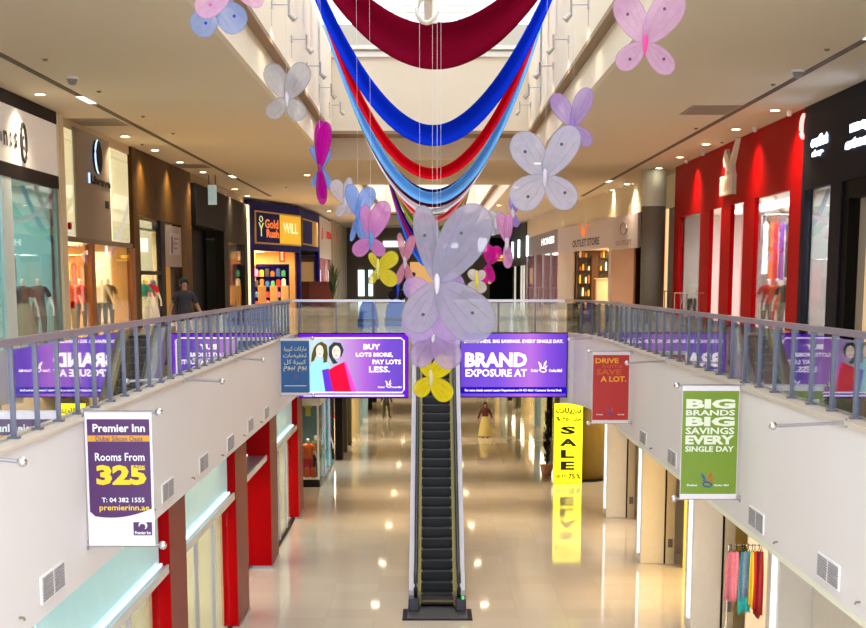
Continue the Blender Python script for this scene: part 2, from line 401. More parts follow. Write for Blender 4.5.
balustrade('left_balustrade', [(XL - .1, 14.5), (XL - .1, YB - .1)], 1.12, 'glass and grey steel balustrade along the left balcony edge', start=.35)
RB = [(XR + .1, 16.3), (XR + .1, 48), (5.26, 50.6), (5.1, 53.05), (4.79, 54.6), (4.42, YB + .05)]
balustrade('right_balustrade', RB, 1.24, 'glass and grey steel balustrade along the right balcony edge, curving in at its far end', start=.8, gs=1)
balustrade('bridge_balustrade', [(XL - .1, YB + .08), (-.82, YB + .08)], 1.2, 'glass balustrade on the bridge above the screen with two shoppers', start=.3)
balustrade('bridge_balustrade', [(.82, YB + .08), (4.42, YB + .08)], 1.2, 'glass balustrade on the bridge above the plain purple screen', start=.2)

# vents and small sprinklers on the fascias
ventm = mat('grey vent', (150, 146, 152), rough=.5)
for side, X, lst in (('left', XL + .06, [(52, 582, .55), (167, 490, .42), (203, 463, .4), (230, 443, .4), (250, 425, .4), (266, 413, .4)]), ('right', XR - .06, [(829, 571, .55), (757, 520, .5), (672.6, 457.6, .45), (643.6, 437.5, .45)])):
    for i, (px, py, h) in enumerate(lst):
        c = P(px, py, X=X); s = 1 if side == 'left' else -1
        t = thing('air_vent', c, 'grey louvred air vent on the %s balcony fascia, %s' % (side, ['nearest', 'second nearest', 'third nearest', 'fourth nearest', 'fifth nearest', 'farthest'][i]), 'vent', 'fascia air vents')
        h = .16
        b = MB(); b.box(*sorted((X, X + s * .02)), c.y - .6, c.y + .6, c.z - h, c.z + h); b.build('frame', white, t)
        b = MB()
        for k in range(8):
            z = c.z - h + .035 + k * (2 * h - .07) / 7
            for y0 in (-.55, .04): b.box(*sorted((X + s * .02, X + s * .03)), c.y + y0, c.y + y0 + .51, z - .012, z + .012)
        b.build('louvre', ventm, t)
        y2 = c.y - 1.6
        MB().tube([(X, y2, c.z - .1), (X + s * .05, y2, c.z - .1), (X + s * .06, y2, c.z - .13)], .016, 6).build('side_sprinkler', mat('dull brown metal', (136, 116, 94)), label='small sidewall sprinkler just before the %s air vent on the %s fascia' % (['nearest', 'second', 'third', 'fourth', 'fifth', 'farthest'][i], side), cat='sprinkler', group='fascia sprinklers')

# ---------------------------------------------------------------- banners on rods
def rod(t, x0, x1, y, z0, z1, name='rod'):
    MB().tube([(x0, y, z0), (x1, y, z1)], .022, 8).build(name, steel, t)
    b = MB(); b.ball((x1, y, z1), .055, 10); b.build('finial', chrome, t, smooth=True)
    b = MB(); b.tube([(x0, y, z0), (x0 + (.02 if x1 > x0 else -.02), y, z0)], .06, 10); b.build('wall_plate', steel, t)
for side, Xw, lst in (('left', XL + .06, ((22, 462, 'at the near left edge'), (222, 381.5, 'past the purple hotel banner'), (263, 360, 'before the blue banner'))), ('right', XR - .06, ((773, 426, 'nearest, right of the green banner'), (627, 363, 'between the green and red banners'), (569, 339.5, 'beyond the red banner')))):
    for px, py, lb in lst:
        e = P(px, py, Z=-1.77); xw = Xw if e.y < 48 else 4.9
        t = thing('banner_rod', (xw, e.y, e.z), 'bare silver banner rod on the %s fascia, %s' % (side, lb), 'banner rod', 'bare banner rods')
        rod(t, xw, e.x, e.y, e.z + .04, e.z)
def banner(label, Xw, Y, xa, xb, zt, zb, bg, name='hanging_banner', tilt=0):
    s = 1 if Xw < 0 else -1
    t = thing(name, ((xa + xb) / 2, Y, zb), label, 'banner')
    edge = xb + .09 if s > 0 else xa - .09
    for z, nm in ((zt, 'top_rod'), (zb, 'bottom_rod')): rod(t, Xw, edge, Y, z + .0, z, nm)
    pl = Plane(xa, Y - .03, xb, Y - .03); W = xb - xa
    b = MB(); n = 10
    for i in range(n):                      # a gentle ripple across the cloth
        a0, a1 = W * i / n, W * (i + 1) / n; r0, r1 = .012 * math.sin(i * 1.1), .012 * math.sin((i + 1) * 1.1)
        b.hexa([pl.pt(a0, zb, .008 ), pl.pt(a1, zb, .008), pl.pt(a1, zb, -.004), pl.pt(a0, zb, -.004), pl.pt(a0, zt, .008), pl.pt(a1, zt, .008), pl.pt(a1, zt, -.004), pl.pt(a0, zt, -.004)])
    c = b.build('cloth', mat('white banner vinyl', (222, 216, 222), rough=.4), t)
    H = zt - zb
    g = MB(); pl.box(g, W * .01, W * .99, zb + H * .045, zt - H * .045, .009, .012); g.build('printed_field', bg, t)
    return t, pl, W, H
def bird(mb, pl, s, z, k, n, mis=(0, 0, 0)):   # the mall's emblem: an oval loop with two feathered wings above it
    import math as m
    pts = [pl.pt(s + k * .42 * m.cos(a) * .8 + k * .12 * m.sin(a), z + k * .18 * m.sin(a) - k * .1 * m.cos(a), n) for a in [2 * m.pi * i / 20 for i in range(20)]]
    mb.tube(pts, k * .055, 4, closed=True, mi=mis[0])
    def leaf(x0, z0, x1, z1, w_, mi):
        d = V((x1 - x0, z1 - z0)); q = V((-d.y, d.x)).normalized() * w_
        mb.add([pl.pt(x0, z0, n), pl.pt(x0 + d.x * .6 - q.x, z0 + d.y * .6 - q.y, n), pl.pt(x1, z1, n), pl.pt(x0 + d.x * .6 + q.x, z0 + d.y * .6 + q.y, n)], [(0, 1, 2, 3)], mi)
    leaf(s - k * .05, z + k * .2, s - k * .55, z + k * .95, k * .12, mis[1])
    leaf(s - k * .12, z + k * .15, s - k * .42, z + k * .45, k * .07, mis[1])
    leaf(s + k * .02, z + k * .22, s + k * .38, z + k * 1.05, k * .12, mis[2])
    leaf(s + k * .12, z + k * .15, s + k * .5, z + k * .5, k * .07, mis[2])

ARS = {'tan': '\u0627\u062a', }
purp = mat('plum banner print', (72, 22, 88), rough=.4)
yel = mat('banner yellow', (236, 196, 20), rough=.5)
# purple hotel banner
t, pl, W, H = banner('tall purple and yellow hotel price banner hanging on rods from the left fascia', XL + .06, 21.15, P(85, 420, Y=21.15).x, P(152, 420, Y=21.15).x, -1.64, -3.34, mat('banner white', (222, 216, 226), rough=.4))
zt = -1.64; z_ = lambda f: zt - H * f; s_ = lambda f: W * f
pb = MB(); ptsl = [(s_(.035), z_(.05)), (s_(.035), z_(.74))] + [(s_(.035 + .93 * i / 12), z_(.76 + .035 * math.sin(i / 12 * 2.6 + .3) - .05 * (i / 12) ** 2)) for i in range(1, 13)] + [(s_(.965), z_(.05))]
pl.poly(pb, ptsl, .013, .016); pb.build('purple_print', purp, t)
b = MB(); pl.box(b, s_(.035), s_(.965), z_(.215), z_(.17), .017, .02); b.build('yellow_band', mat('ochre band', (206, 150, 40), rough=.5), t)
b = MB(); letters(b, pl, 'Premier Inn', s_(.12), s_(.9), z_(.145), z_(.085), .021); b.build('hotel_lettering', whtxt, t)
b = MB(); letters(b, pl, 'Dubai Silicon Oasis', s_(.16), s_(.86), z_(.212), z_(.175), .022, .01); b.build('band_lettering', purp, t)
b = MB(); letters(b, pl, 'Rooms From', s_(.14), s_(.88), z_(.36), z_(.3), .021, .01); letters(b, pl, 'T: 04 382 1555', s_(.22), s_(.86), z_(.67), z_(.635), .021, .01); b.build('white_lettering', whtxt, t)
b = MB(); letters(b, pl, '325', s_(.15), s_(.9), z_(.54), z_(.39), .021, .05); b.build('price_lettering', yel, t)
b = MB(); letters(b, pl, 'premierinn.ae', s_(.18), s_(.93), z_(.745), z_(.69), .021, .01); b.build('yellow_lettering', yel, t)
b = MB(); letters(b, pl, 'AED', s_(.7), s_(.88), z_(.415), z_(.39), .024, .01); b.build('small_lettering', purp, t)
b = MB(); pl.box(b, s_(.68), s_(.96), z_(.92), z_(.82), .013, .018); b.build('logo_box', purp, t)
b = MB(); cc = [(s_(.82) + s_(.055) * math.cos(a), z_(.85) + s_(.055) * math.sin(a)) for a in [-.9 + i * .38 for i in range(12)]]
b.tube([pl.pt(a, z, .021) for a, z in cc], [.003 + .016 * math.sin(math.pi * i / 11) for i in range(12)], 4); letters(b, pl, 'Premier Inn', s_(.7), s_(.94), z_(.912), z_(.888), .02); b.build('logo', whtxt, t)
# blue banner with Arabic
t, pl, W, H = banner('blue banner with white Arabic lettering beside the screen with two shoppers', XL + .06, 49, P(280.5, 350, Y=49).x, P(309.5, 350, Y=49).x, -1.66, -3.3, mat('blue banner print', (20, 92, 158), rough=.4))
zt = -1.66
b = MB()
for i, (tx, a0, a1) in enumerate(((AR[0], .12, .9), (AR[1], .1, .9), (AR[2], .12, .88), (AR[3], .1, .9))):
    letters(b, pl, tx, W * a0, W * a1, zt - H * (.17 + .115 * i + .07), zt - H * (.17 + .115 * i - .03), .02, .01)
b.build('arabic_lettering', mat('pale lettering', (214, 216, 206)), t)
b = MB(); bird(b, pl, W * .5, zt - H * .68, .09, .02); b.build('emblem', mat('red emblem', (150, 40, 70)), t)
b = MB(); pl.box(b, W * .12, W * .88, zt - H * .84, zt - H * .83, .013, .02); b.build('line', whtxt, t)
# green banner
t, pl, W, H = banner('green BIG BRANDS banner hanging on rods from the right fascia', XR - .06, 27.5, P(682, 400, Y=27.5).x, P(739, 400, Y=27.5).x, -1.7, -3.56, mat('green banner print', (110, 140, 8), rough=.4))
zt = -1.7; b = MB()
for tx, f0, f1 in (('BIG', .115, .2), ('BRANDS', .21, .26), ('BIG', .27, .355), ('SAVINGS', .365, .425), ('EVERY', .435, .515), ('SINGLE DAY', .53, .58)):
    letters(b, pl, tx, W * .07, W * .93, zt - H * f1, zt - H * f0, .016, .05 if f1 - f0 > .06 else .03)
b.build('lettering', mat('pale banner lettering', (226, 230, 206)), t)
b = MB(); bird(b, pl, W * .48, zt - H * .87, .2, .016, (0, 0, 1)); letters(b, pl, 'Dubai', W * .12, W * .3, zt - H * .885, zt - H * .868, .016, mi=2); letters(b, pl, 'Outlet Mall', W * .6, W * .86, zt - H * .885, zt - H * .868, .016, mi=2)
b.build('emblem', [mat('emblem blue', (28, 80, 150)), mat('emblem red', (206, 60, 20)), whtxt], t)
# red banner
t, pl, W, H = banner('red DRIVE banner with orange lettering hanging from the far right fascia', XR - .06, 42.6, P(592.5, 370, Y=42.6).x, P(629.3, 370, Y=42.6).x, -1.78, -3.58, mat('red banner print', (182, 22, 10), rough=.4))
zt = -1.78; b = MB()
for tx, a0, a1, f0, f1, mi in (('DRIVE', .07, .7, .09, .16, 0), ('A LITTLE', .25, .8, .18, .22, 1), ('SAVE', .1, .78, .24, .32, 1), ('A LOT.', .22, .92, .34, .42, 0)):
    letters(b, pl, tx, W * a0, W * a1, zt - H * f1, zt - H * f0, .016, .03, mi)
b.build('lettering', [mat('banner amber', (238, 168, 20)), mat('banner dull orange', (204, 88, 24))], t)
b = MB(); bird(b, pl, W * .5, zt - H * .87, .18, .016, (0, 0, 1)); letters(b, pl, 'Dubai', W * .12, W * .3, zt - H * .885, zt - H * .868, .016, mi=2); letters(b, pl, 'Outlet Mall', W * .7, W * .88, zt - H * .885, zt - H * .868, .016, mi=2)
b.build('emblem', [mat('emblem violet', (110, 60, 140)), mat('emblem red', (206, 60, 20)), whtxt], t)

# ---------------------------------------------------------------- lit screens on the bridge
def emis(name, stops, e, dirx=True):
    m = bpy.data.materials.new(name); m.use_nodes = True; nt = m.node_tree; b = nt.nodes['Principled BSDF']
    tc = nt.nodes.new('ShaderNodeTexCoord'); sp = nt.nodes.new('ShaderNodeSeparateXYZ'); cr = nt.nodes.new('ShaderNodeValToRGB')
    nt.links.new(tc.outputs['Generated'], sp.inputs[0]); nt.links.new(sp.outputs[0 if dirx else 2], cr.inputs[0]); nt.links.new(cr.outputs[0], b.inputs['Emission Color'])
    el = cr.color_ramp.elements
    while len(el) < len(stops): el.new(.5)
    for q, (p, c) in zip(el, stops): q.position = p; q.color = lin(c)
    b.inputs['Base Color'].default_value = (.02, .01, .04, 1); b.inputs['Emission Strength'].default_value = e * .56; b.inputs['Roughness'].default_value = .3
    MATS[name] = m; return m
SY = YB - .35
def em(name, c, e=1.0): return mat(name, c, emit=e * .8, var=0, rough=.4, spec=.1)
def screen(label, x0, y0, x1, y1, face):
    a = P(x0, y1, Y=SY); c = P(x1, y0, Y=SY)
    t = thing('led_screen', ((a.x + c.x) / 2, SY, a.z), label, 'screen')
    pl = Plane(a.x, SY, c.x, SY); W = c.x - a.x; H = c.z - a.z
    b = MB(); pl.box(b, -.03, W + .03, a.z - .03, c.z + .03, -.25, -.01); b.build('housing', dark, t)
    b = MB(); pl.box(b, 0, W, a.z, c.z, -.01, .01); b.build('display_panel', face, t)
    return t, pl, W, H, a.z
wE = em('screen white', (255, 246, 255), .85)
# left: two shoppers
t, pl, W, H, z0 = screen('bright advertising screen showing two shoppers, reading BUY LOTS MORE, PAY LOTS LESS', 300, 334, 408, 397.5, em('screen violet', (100, 14, 190), .8))
fx = lambda px: pl.sx(px, 365); fz = lambda py: pl.px(360, py)[1]
b = MB(); pl.box(b, fx(303), fx(404), fz(392), fz(338), .01, .013)
b.build('picture', emis('screen picture gradient', [(0, (225, 255, 250)), (.22, (222, 244, 252)), (.42, (220, 165, 240)), (.62, (190, 90, 235)), (.82, (118, 34, 225)), (1, (92, 26, 215))], .8), t)
b = MB()
r = [(303, 338), (401, 338), (404, 340.5), (404, 389.5), (402, 392.5), (303, 392.5)]
b.tube([pl.pt(fx(x), fz(y), .02) for x, y in r], .022, 4); pl.box(b, fx(303), fx(404), fz(396.3), fz(394.8), .012, .018)
for tx, xa, xb, ya, yb, bo in (('BUY', 363.5, 380.5, 344, 349.5, .05), ('LOTS MORE,', 356, 393, 352.5, 357.5, .04), ('PAY LOTS', 372.5, 401, 359.5, 364.3, .04), ('LESS.', 369, 390, 366.3, 372.3, .03)):
    letters(b, pl, tx, fx(xa), fx(xb), fz(yb), fz(ya), .02, bo)
bird(b, pl, fx(388.5), fz(386), .2, .022); letters(b, pl, 'Dubai', fx(378), fx(384.5), fz(388), fz(386.2), .02); letters(b, pl, 'Outlet Mall', fx(391), fx(401.5), fz(388), fz(386.2), .02)
b.build('lettering', wE, t)
def flat(pts, m, name, n0=.014, n1=.018):
    b = MB(); q = [(fx(x), fz(y)) for x, y in pts]; pl.poly(b, q, n0, n1); return b.build(name, m, t)
def oval(x, y, rx, ry, n=20): return [(x + rx * math.cos(2 * math.pi * i / n), y + ry * math.sin(2 * math.pi * i / n)) for i in range(n)]
hair1 = em('picture brown hair', (84, 78, 30), .6); hair2 = em('picture dark hair', (44, 62, 58), .6); skin = em('picture pale skin', (246, 214, 200), .72)
flat([(317, 344), (322, 341.5), (327, 345), (328, 354), (327, 362), (323.5, 363), (323, 350), (318, 347), (316, 356), (314, 361), (311, 362), (312, 354), (314, 348)], hair1, 'printed_hair')
flat(oval(320, 351, 3.7, 6.0), skin, 'printed_face', .018, .02)
flat([(314, 362), (318, 359), (323, 359), (330, 364), (331, 391.5), (310, 391.5), (309, 368)], em('picture pale blue dress', (150, 214, 232), .75), 'printed_body', .0135, .016)
flat([(329, 347), (334, 342), (341, 343), (344, 350), (341, 358), (339, 349), (332, 350), (333, 357), (338, 363), (333, 364), (329, 356)], hair2, 'printed_hair')
flat(oval(336.5, 352, 4.2, 6.4), skin, 'printed_face', .018, .02)
flat([(322, 370), (329, 368.5), (334, 391.5), (325, 391.5)], em('picture violet bag', (92, 50, 200), .75), 'printed_bag', .019, .021)
flat([(328.5, 370), (335, 366), (344, 362), (352, 382), (356, 391.5), (333, 391.5)], em('picture red bag', (226, 6, 56), .75), 'printed_bag', .021, .023)
flat([(344, 362), (346, 362), (356.5, 391.5), (351, 391.5)], em('picture pink bag side', (236, 70, 190), .75), 'printed_bag_side', .024, .026)
for ex, ey in ((318.3, 349), (321.8, 349), (334.5, 350.5), (338.2, 350.8)): flat(oval(ex, ey, .6, .45, 8), hair2, 'printed_eye', .021, .023)
flat(oval(320, 353.8, 1.2, .5, 10), em('picture lips', (225, 110, 140), .8), 'printed_mouth', .021, .023)
flat(oval(336.5, 355.6, 1.2, .5, 10), em('picture lips', (225, 110, 140), .8), 'printed_mouth', .021, .023)
# right: brand exposure
t, pl, W, H, z0 = screen('glowing purple advertising screen reading BRAND EXPOSURE AT', 460.5, 333.5, 567, 396.5, emis('screen purple gradient', [(0, (98, 20, 225)), (.35, (118, 45, 240)), (.66, (205, 110, 245)), (.82, (140, 60, 240)), (1, (96, 24, 220))], .78))
b = MB(); pl.box(b, fx(460.5), fx(567), fz(393.5), fz(387), .01, .014); b.build('navy_strip', em('screen navy strip', (24, 0, 150), 1.0), t)
b = MB()
for tx, xa, xb, ya, yb, bo in (('BRAND', 465, 527, 352.5, 367, .045), ('EXPOSURE AT', 465.5, 527, 369, 376.7, .03), ('BIG BRANDS. BIG SAVINGS. EVERY SINGLE DAY.', 464, 563, 339.5, 343, .03), ('For more details contact Leasing Department on 04 423 4666 / Customer Service Desk', 465, 562, 389, 392, .03)):
    letters(b, pl, tx, fx(xa), fx(xb), fz(yb), fz(ya), .02, bo)
bird(b, pl, fx(543), fz(370), .3, .022); letters(b, pl, 'Dubai', fx(531), fx(538), fz(372), fz(369), .02); letters(b, pl, 'Outlet Mall', fx(549), fx(562), fz(372), fz(369), .02)
b.build('lettering', wE, t)
# stone jambs either side of the escalator opening
struct('trim_11', MB().box(P(408.5, 365, Y=SY).x, P(413, 365, Y=SY).x, SY - .1, YB - .06, ZFL - .05, ZU + .04), stone)
struct('trim_12', MB().box(P(455.5, 365, Y=SY).x, P(460, 365, Y=SY).x, SY - .1, YB - .06, ZFL - .05, ZU + .04), stone)
# ---------------------------------------------------------------- shops
def room(name, pl, s0, s1, z0, z1, depth, m, fl=None, power=0, col=(255, 225, 180), back=None):
    """the inside of a shop behind its front, open towards the mall"""
    b = MB(); pl.box(b, s0, s1, z0, z1, -depth, -depth - .1); struct(name + '_back', b, back or m)
    b = MB(); pl.box(b, s0 - .1, s0, z0, z1, -depth, -.1); pl.box(b, s1, s1 + .1, z0, z1, -depth, -.1); struct(name + '_partition', b, m)
    b = MB(); pl.box(b, s0, s1, z1, z1 + .08, -depth, -.1); struct('ceiling', b, white)
    if power:
        c = pl.pt((s0 + s1) / 2, z1 - .06, -depth * .45)
        t = thing('shop_ceiling_light', c, 'rectangular ceiling light inside ' + ROOMS.pop(0), 'ceiling light')
        b = MB(); pl.box(b, (s0 + s1) / 2 - (s1 - s0) * .35, (s0 + s1) / 2 + (s1 - s0) * .35, z1 - .05, z1 - .01, -depth * .6, -depth * .35)
        b.build('diffuser', mat('shop lamp %d %d %d' % col, col, emit=3), t)
        l = area('shop light', c - V((0, 0, .05)), min(depth * .3, 1.5), power * ROOMP, col, sy=(s1 - s0) * .7, rot=(0, 0, 0)); l.parent = t; l.location = V((0, 0, -.05))
ROOMS = ['the shop with the white sign', 'the shop with the grey sign', 'the brown stone shop', 'the dark slab shop', 'the blue kiosk shop', 'the red lettered shop', 'the red shop', 'the dark shop', 'the outlet shop', 'the pink glass shop', 'the far dark cafe', 'the orange striped shop',
         'the lower near left shop', 'the lower left shop past the first red pier', 'the lower left shop between red piers', 'the lower left shop past the red wall', 'the lower left display shop', 'the lower shop behind the teal mannequin', 'the lower far left shop',
         'the near lower right shop', 'the lower right shop with the clothes rail', 'the yellow lit lower right shop', 'the lower right shop before the olive column', 'the lower far right shop']
def front(name, pl, label, cat='shopfront'):
    return thing(name, pl.pt(pl.L / 2, ZU), label, cat)
def panel(t, name, pl, s0, s1, z0, z1, m, n0=0, n1=.05, bevel=0):
    b = MB(); pl.box(b, s0, s1, z0, z1, n0, n1); return b.build(name, m, t, bevel=bevel)
def grid_stock(pl, s0, s1, z0, z1, n, cols, label, depth=.35, rows=3, m=None, kind='shelf_unit', per=8):
    """a shelving unit with goods standing on it"""
    t = thing(kind, pl.pt((s0 + s1) / 2, z0, n), label, 'shelf')
    b = MB(); pl.box(b, s0, s0 + .05, z0, z1, n - depth, n); pl.box(b, s1 - .05, s1, z0, z1, n - depth, n); pl.box(b, s0, s1, z0, z1, n - depth - .03, n - depth); b.build('side_panels', m or white, t)
    for k in range(rows + 1):
        z = z0 + (z1 - z0) * k / (rows + .25)
        b = MB(); pl.box(b, s0 + .05, s1 - .05, z, z + .04, n - depth, n); b.build('shelf', m or white, t)
    return t

# --- left upper side
wl = Plane(-11, 38, -11, 101)
S = lambda x, y=240: wl.sx(x, y)
struct('wall_left_behind_shops', MB().box(-11.35, -11.06, 10, 38, ZU, ZC), cream)
# shop A: white sign box
t = front('white_sign_shopfront', Plane(-11, 38, -11, 49), 'left shopfront with a white sign box between dark bands and a tall teal lit window')
sA = S(57)
panel(t, 'top_band', wl, -20, sA, 4.45, ZC - .002, dark, 0, .12)
panel(t, 'sign_box', wl, -20, sA, 2.98, 4.449, mat('white sign face', (236, 230, 226), rough=.4, emit=.12), 0, .1)
panel(t, 'lower_band', wl, -20, sA, 2.62, 2.979, dark, 0, .12)
panel(t, 'corner_post', wl, S(0), S(10), ZU, 2.619, mat('pale blue post', (206, 222, 228)), 0, .1)
panel(t, 'post', wl, S(54.5), sA, ZU, 2.619, mat('grey green post', (120, 140, 140)), 0, .08)
panel(t, 'window_pane', wl, S(10) + .001, S(54.5) - .001, ZU, 2.619, shopglass, .02, .04)
panel(t, 'window_pane', wl, -20, S(0) - .001, ZU, 2.619, shopglass, .02, .04)
b = MB()
wlF = wl.off(.13)
for ch, xa, xb, ya, yb in (('i', 0, 2, 131, 141), ('n', 3, 8, 129.5, 146), ('o', 9.5, 12.5, 131, 147.5), ('s', 14, 18, 132, 148.5)):
    s0, z1 = wlF.px(xa, ya); s1, z0 = wlF.px(xb, yb); letters(b, wlF, ch, s0, s1, z0, z1, 0, .03)
b.build('sign_lettering', [mat('black sign letters', (30, 28, 30))], t)
b = MB(); s0, z0 = wlF.px(23.5, 143); b.tube([wl.pt(s0 + .28 * math.cos(a), z0 + .5 * math.sin(a), .14) for a in [i * math.pi / 8 for i in range(16)]], .035, 6, closed=True); letters(b, wl, 'c', s0 - .12, s0 + .12, z0 - .2, z0 + .2, .13)
b.build('round_sign_emblem', mat('black sign letters', (30, 28, 30)), t)
teal = mat('teal shop wall', (150, 196, 190), rough=.7)
room('wall_shop', wl, S(10) - 4, S(54), ZU, 2.7, 3.2, teal, power=60, col=(215, 245, 250))
b = MB(); s0, z1 = wl.px(11, 255); s1, z0 = wl.px(17, 285); letters(b, wl, '50', s0, s1, z0, z1, .0, .06); tag(b.build('sale_sticker', redp), 'large red window sticker reading 50 inside the teal window', 'sticker')
# cream pier and shop B
panel(thing('cream_pier', wl.pt(S(60), ZU), 'narrow cream pier between the white sign shop and the grey sign shop', 'pier'), 'shaft', wl, sA + .01, S(62.5), ZU, ZC - .002, mat('warm cream pier', (222, 206, 176)), 0, .16)
for px, py, lb in ((63, 226, 'upper'), (66, 305, 'lower')):
    a, z = wl.px(px, py); b = MB(); b.tube([wl.pt(a, z, .16), wl.pt(a, z, .24)], .11, 10); tag(b.build('alarm_button', redp), 'small round red alarm device on the cream pier, the %s one' % lb, 'alarm')
t = front('grey_sign_shopfront', Plane(-11, 51, -11, 65), 'left shopfront with a grey metal sign panel between two lit window boxes')
panel(t, 'frame', wl, S(62.5) + .01, S(131), 4.5, ZC - .002, mat('pale gold trim', (196, 176, 140)), -.3, .02)
lit = mat('lit cream backdrop', (255, 232, 186), emit=.85, var=.03, scale=.5)
greyp = mat('grey metal sign panel', (128, 114, 98), rough=.45, metal=.2)
panel(t, 'lit_window_box', wl, S(63), S(80), 1.35, 4.5, lit, -.04, .015); panel(t, 'lit_window_box', wl, S(112), S(129.5), 1.35, 4.45, lit, -.04, .015)
panel(t, 'box_glass', wl, S(63.5), S(79), 1.35, 4.48, shopglass, .02, .04); panel(t, 'box_glass', wl, S(112), S(129), 1.35, 4.43, shopglass, .02, .04)
wlG = wl.off(.08); G = lambda x, y=240: wlG.sx(x, y)
panel(t, 'sign_panel', wl, G(78), G(112), 1.3, 4.62, greyp, .02, .08)
panel(t, 'transom', wl, S(63), S(130), 1.15, 1.299, mat('bronze transom', (110, 96, 80), metal=.3), -.05, .1)
lg = mat('blue lit sign edge', (190, 222, 255), emit=.8)
b = MB(); s0, z1 = wlG.px(91.5, 145); s1, z0 = wlG.px(101, 169); cs, cz = (s0 + s1) / 2, (z0 + z1) / 2
wl.poly(b, [(cs + .62 * math.cos(a), cz + .55 * math.sin(a)) for a in [i * math.pi / 10 for i in range(20)]], .08, .16); b.build('round_logo', black, t)
b = MB(); b.tube([wl.pt(cs + .62 * math.cos(a), cz + .55 * math.sin(a), .17) for a in [math.pi * (.6 + i * .09) for i in range(10)]], .03, 6); b.build('logo_glow', lg, t)
b = MB(); s0, z1 = wlG.px(89, 176); s1, z0 = wlG.px(110, 192); letters(b, wl, 'Lbrave', s0, s1, z0 + .1, z1 + .05, .12, .06); b.build('sign_lettering', black, t)
b = MB(); wl.box(b, s0 - .12, s0 - .04, z0 + .1, z1 + .1, .08, .13); b.build('lettering_glow', lg, t)
b = MB(); s0, z0 = wlG.px(107, 205); wl.box(b, s0 - .3, s0 + .3, z0 - .12, z0 + .12, .08, .1); b.build('small_plaque', dark, t)
panel(t, 'door_post', wl, S(88), S(91.5), ZU, 1.149, mat('amber timber', (130, 74, 22), rough=.5), -.1, .1)
panel(t, 'post', wl, S(129), S(132), ZU, 1.149, mat('amber timber', (130, 74, 22), rough=.5), -.1, .1)
for a, c in ((63, 88), (91.5, 110), (110.3, 129)): panel(t, 'window_pane', wl, S(a) + .01, S(c) - .01, ZU, 1.149, shopglass, .02, .04)
room('wall_shop', wl, S(64), S(130), ZU, 1.3, 4, mat('warm shop wall', (235, 200, 150)), power=170, col=(255, 214, 150))
b = MB(); FW = Plane(-25, 61.2, 25, 61.2); FW.box(b, FW.sx(92.5), FW.sx(110), ZU + .3, 1.0, -.05, 0); tag(b.build('backdrop_panel', mat('white display backdrop', (250, 246, 240), emit=.25)), 'tall white display backdrop in the window of the grey sign shop', 'display panel')
# shop C brown stone
brst = mat('brown stone cladding', (104, 70, 16), rough=.6, scale=1.4, c2=(46, 28, 6), spec=.1)
t = front('brown_stone_shopfront', Plane(-11, 65, -11, 78), 'left shopfront clad in polished brown stone with a poster over a yellow doorway')
panel(t, 'header', wl, S(132) + .01, S(190), 2.35, ZC - .002, brst, -.1, .08)
panel(t, 'pier', wl, S(132) + .01, S(138), ZU, 2.349, brst, -.1, .08); panel(t, 'pier', wl, S(180), S(190), ZU, 2.349, brst, -.1, .08)
panel(t, 'mullion', wl, S(158.5), S(162.5), ZU, 2.349, dark, -.1, .1)
panel(t, 'poster', wl, S(163), S(179), .55, 2.25, mat('grey poster paper', (136, 124, 118), rough=.5), .0, .1)
b = MB(); wl.box(b, S(167), S(177), 1.05, 1.95, .1, .11)
b.build('poster_picture', mat('pale poster picture', (188, 178, 176), scale=3, c2=(120, 108, 128)), t)
b = MB(); wl.poly(b, [(S(168), 1.1), (S(170), 1.1), (S(170.6), 1.5), (S(170), 1.85), (S(168.4), 1.8)], .111, .12)
for k in range(3): wl.box(b, S(171.5), S(175.5 - k * .6), 1.7 - k * .2, 1.76 - k * .2, .111, .12)
b.build('poster_marks', mat('dark violet print', (70, 55, 90)), t)
panel(t, 'lit_transom_panel', wl, S(138), S(158.5), .35, 2.3, lit, -.3, -.25); panel(t, 'transom', wl, S(138), S(158.5), .2, .349, dark, -.1, .08)
panel(t, 'window_pane', wl, S(138) + .01, S(158.5) - .01, ZU, 2.3, shopglass, .02, .04)
panel(t, 'yellow_door_panel', wl, S(165), S(174), ZU, .549, mat('ochre door panel', (206, 152, 12), emit=.1), -.25, -.2)
panel(t, 'brown_door_panel', wl, S(174) + .01, S(180) - .01, ZU, .549, mat('dark brown door', (50, 30, 18)), -.25, -.2)
room('wall_shop', wl, S(138), S(164), ZU, 1.9, 3.5, mat('pale shop wall', (216, 200, 170)), power=110, col=(255, 230, 190))
# black recess, hanging sign, dark slab
t = front('black_shopfront', Plane(-11, 78, -11, 88), 'black recessed shopfront beside the brown stone, with a dark grey slab wall')
panel(t, 'black_header', wl, S(190) + .01, S(219), 2.5, 4.35, black, -.3, .3); panel(t, 'black_wall', wl, S(190) + .01, S(219), ZU, 2.499, black, -.8, -.7)
panel(t, 'cornice', wl, S(190) + .01, S(246), 4.351, ZC - .002, mat('warm bulkhead', (170, 150, 110)), -.2, .02)
dsl = mat('dark grey stone slab', (50, 44, 38), rough=.7, scale=3, spec=.08)
panel(t, 'stone_slab', wl, S(219) + .01, S(243), 2.0, 4.35, dsl, -.2, .25); panel(t, 'stone_slab', wl, S(240), S(243), ZU, 1.999, dsl, -.2, .25)
panel(t, 'stone_slab', wl, S(219) + .01, S(224), ZU, 1.999, dsl, -.2, .25)
panel(t, 'window_pane', wl, S(224) + .01, S(240) - .01, ZU, 1.999, shopglass, .1, .13)
panel(t, 'red_inner_panel', wl, S(233), S(240), ZU, 1.2, mat('dull red panel', (150, 60, 44)), -.3, -.2)
panel(t, 'edge_light', wl, S(243) + .01, S(245), ZU, 4.35, mat('lit edge strip', (250, 226, 180), emit=.8), .0, .3)
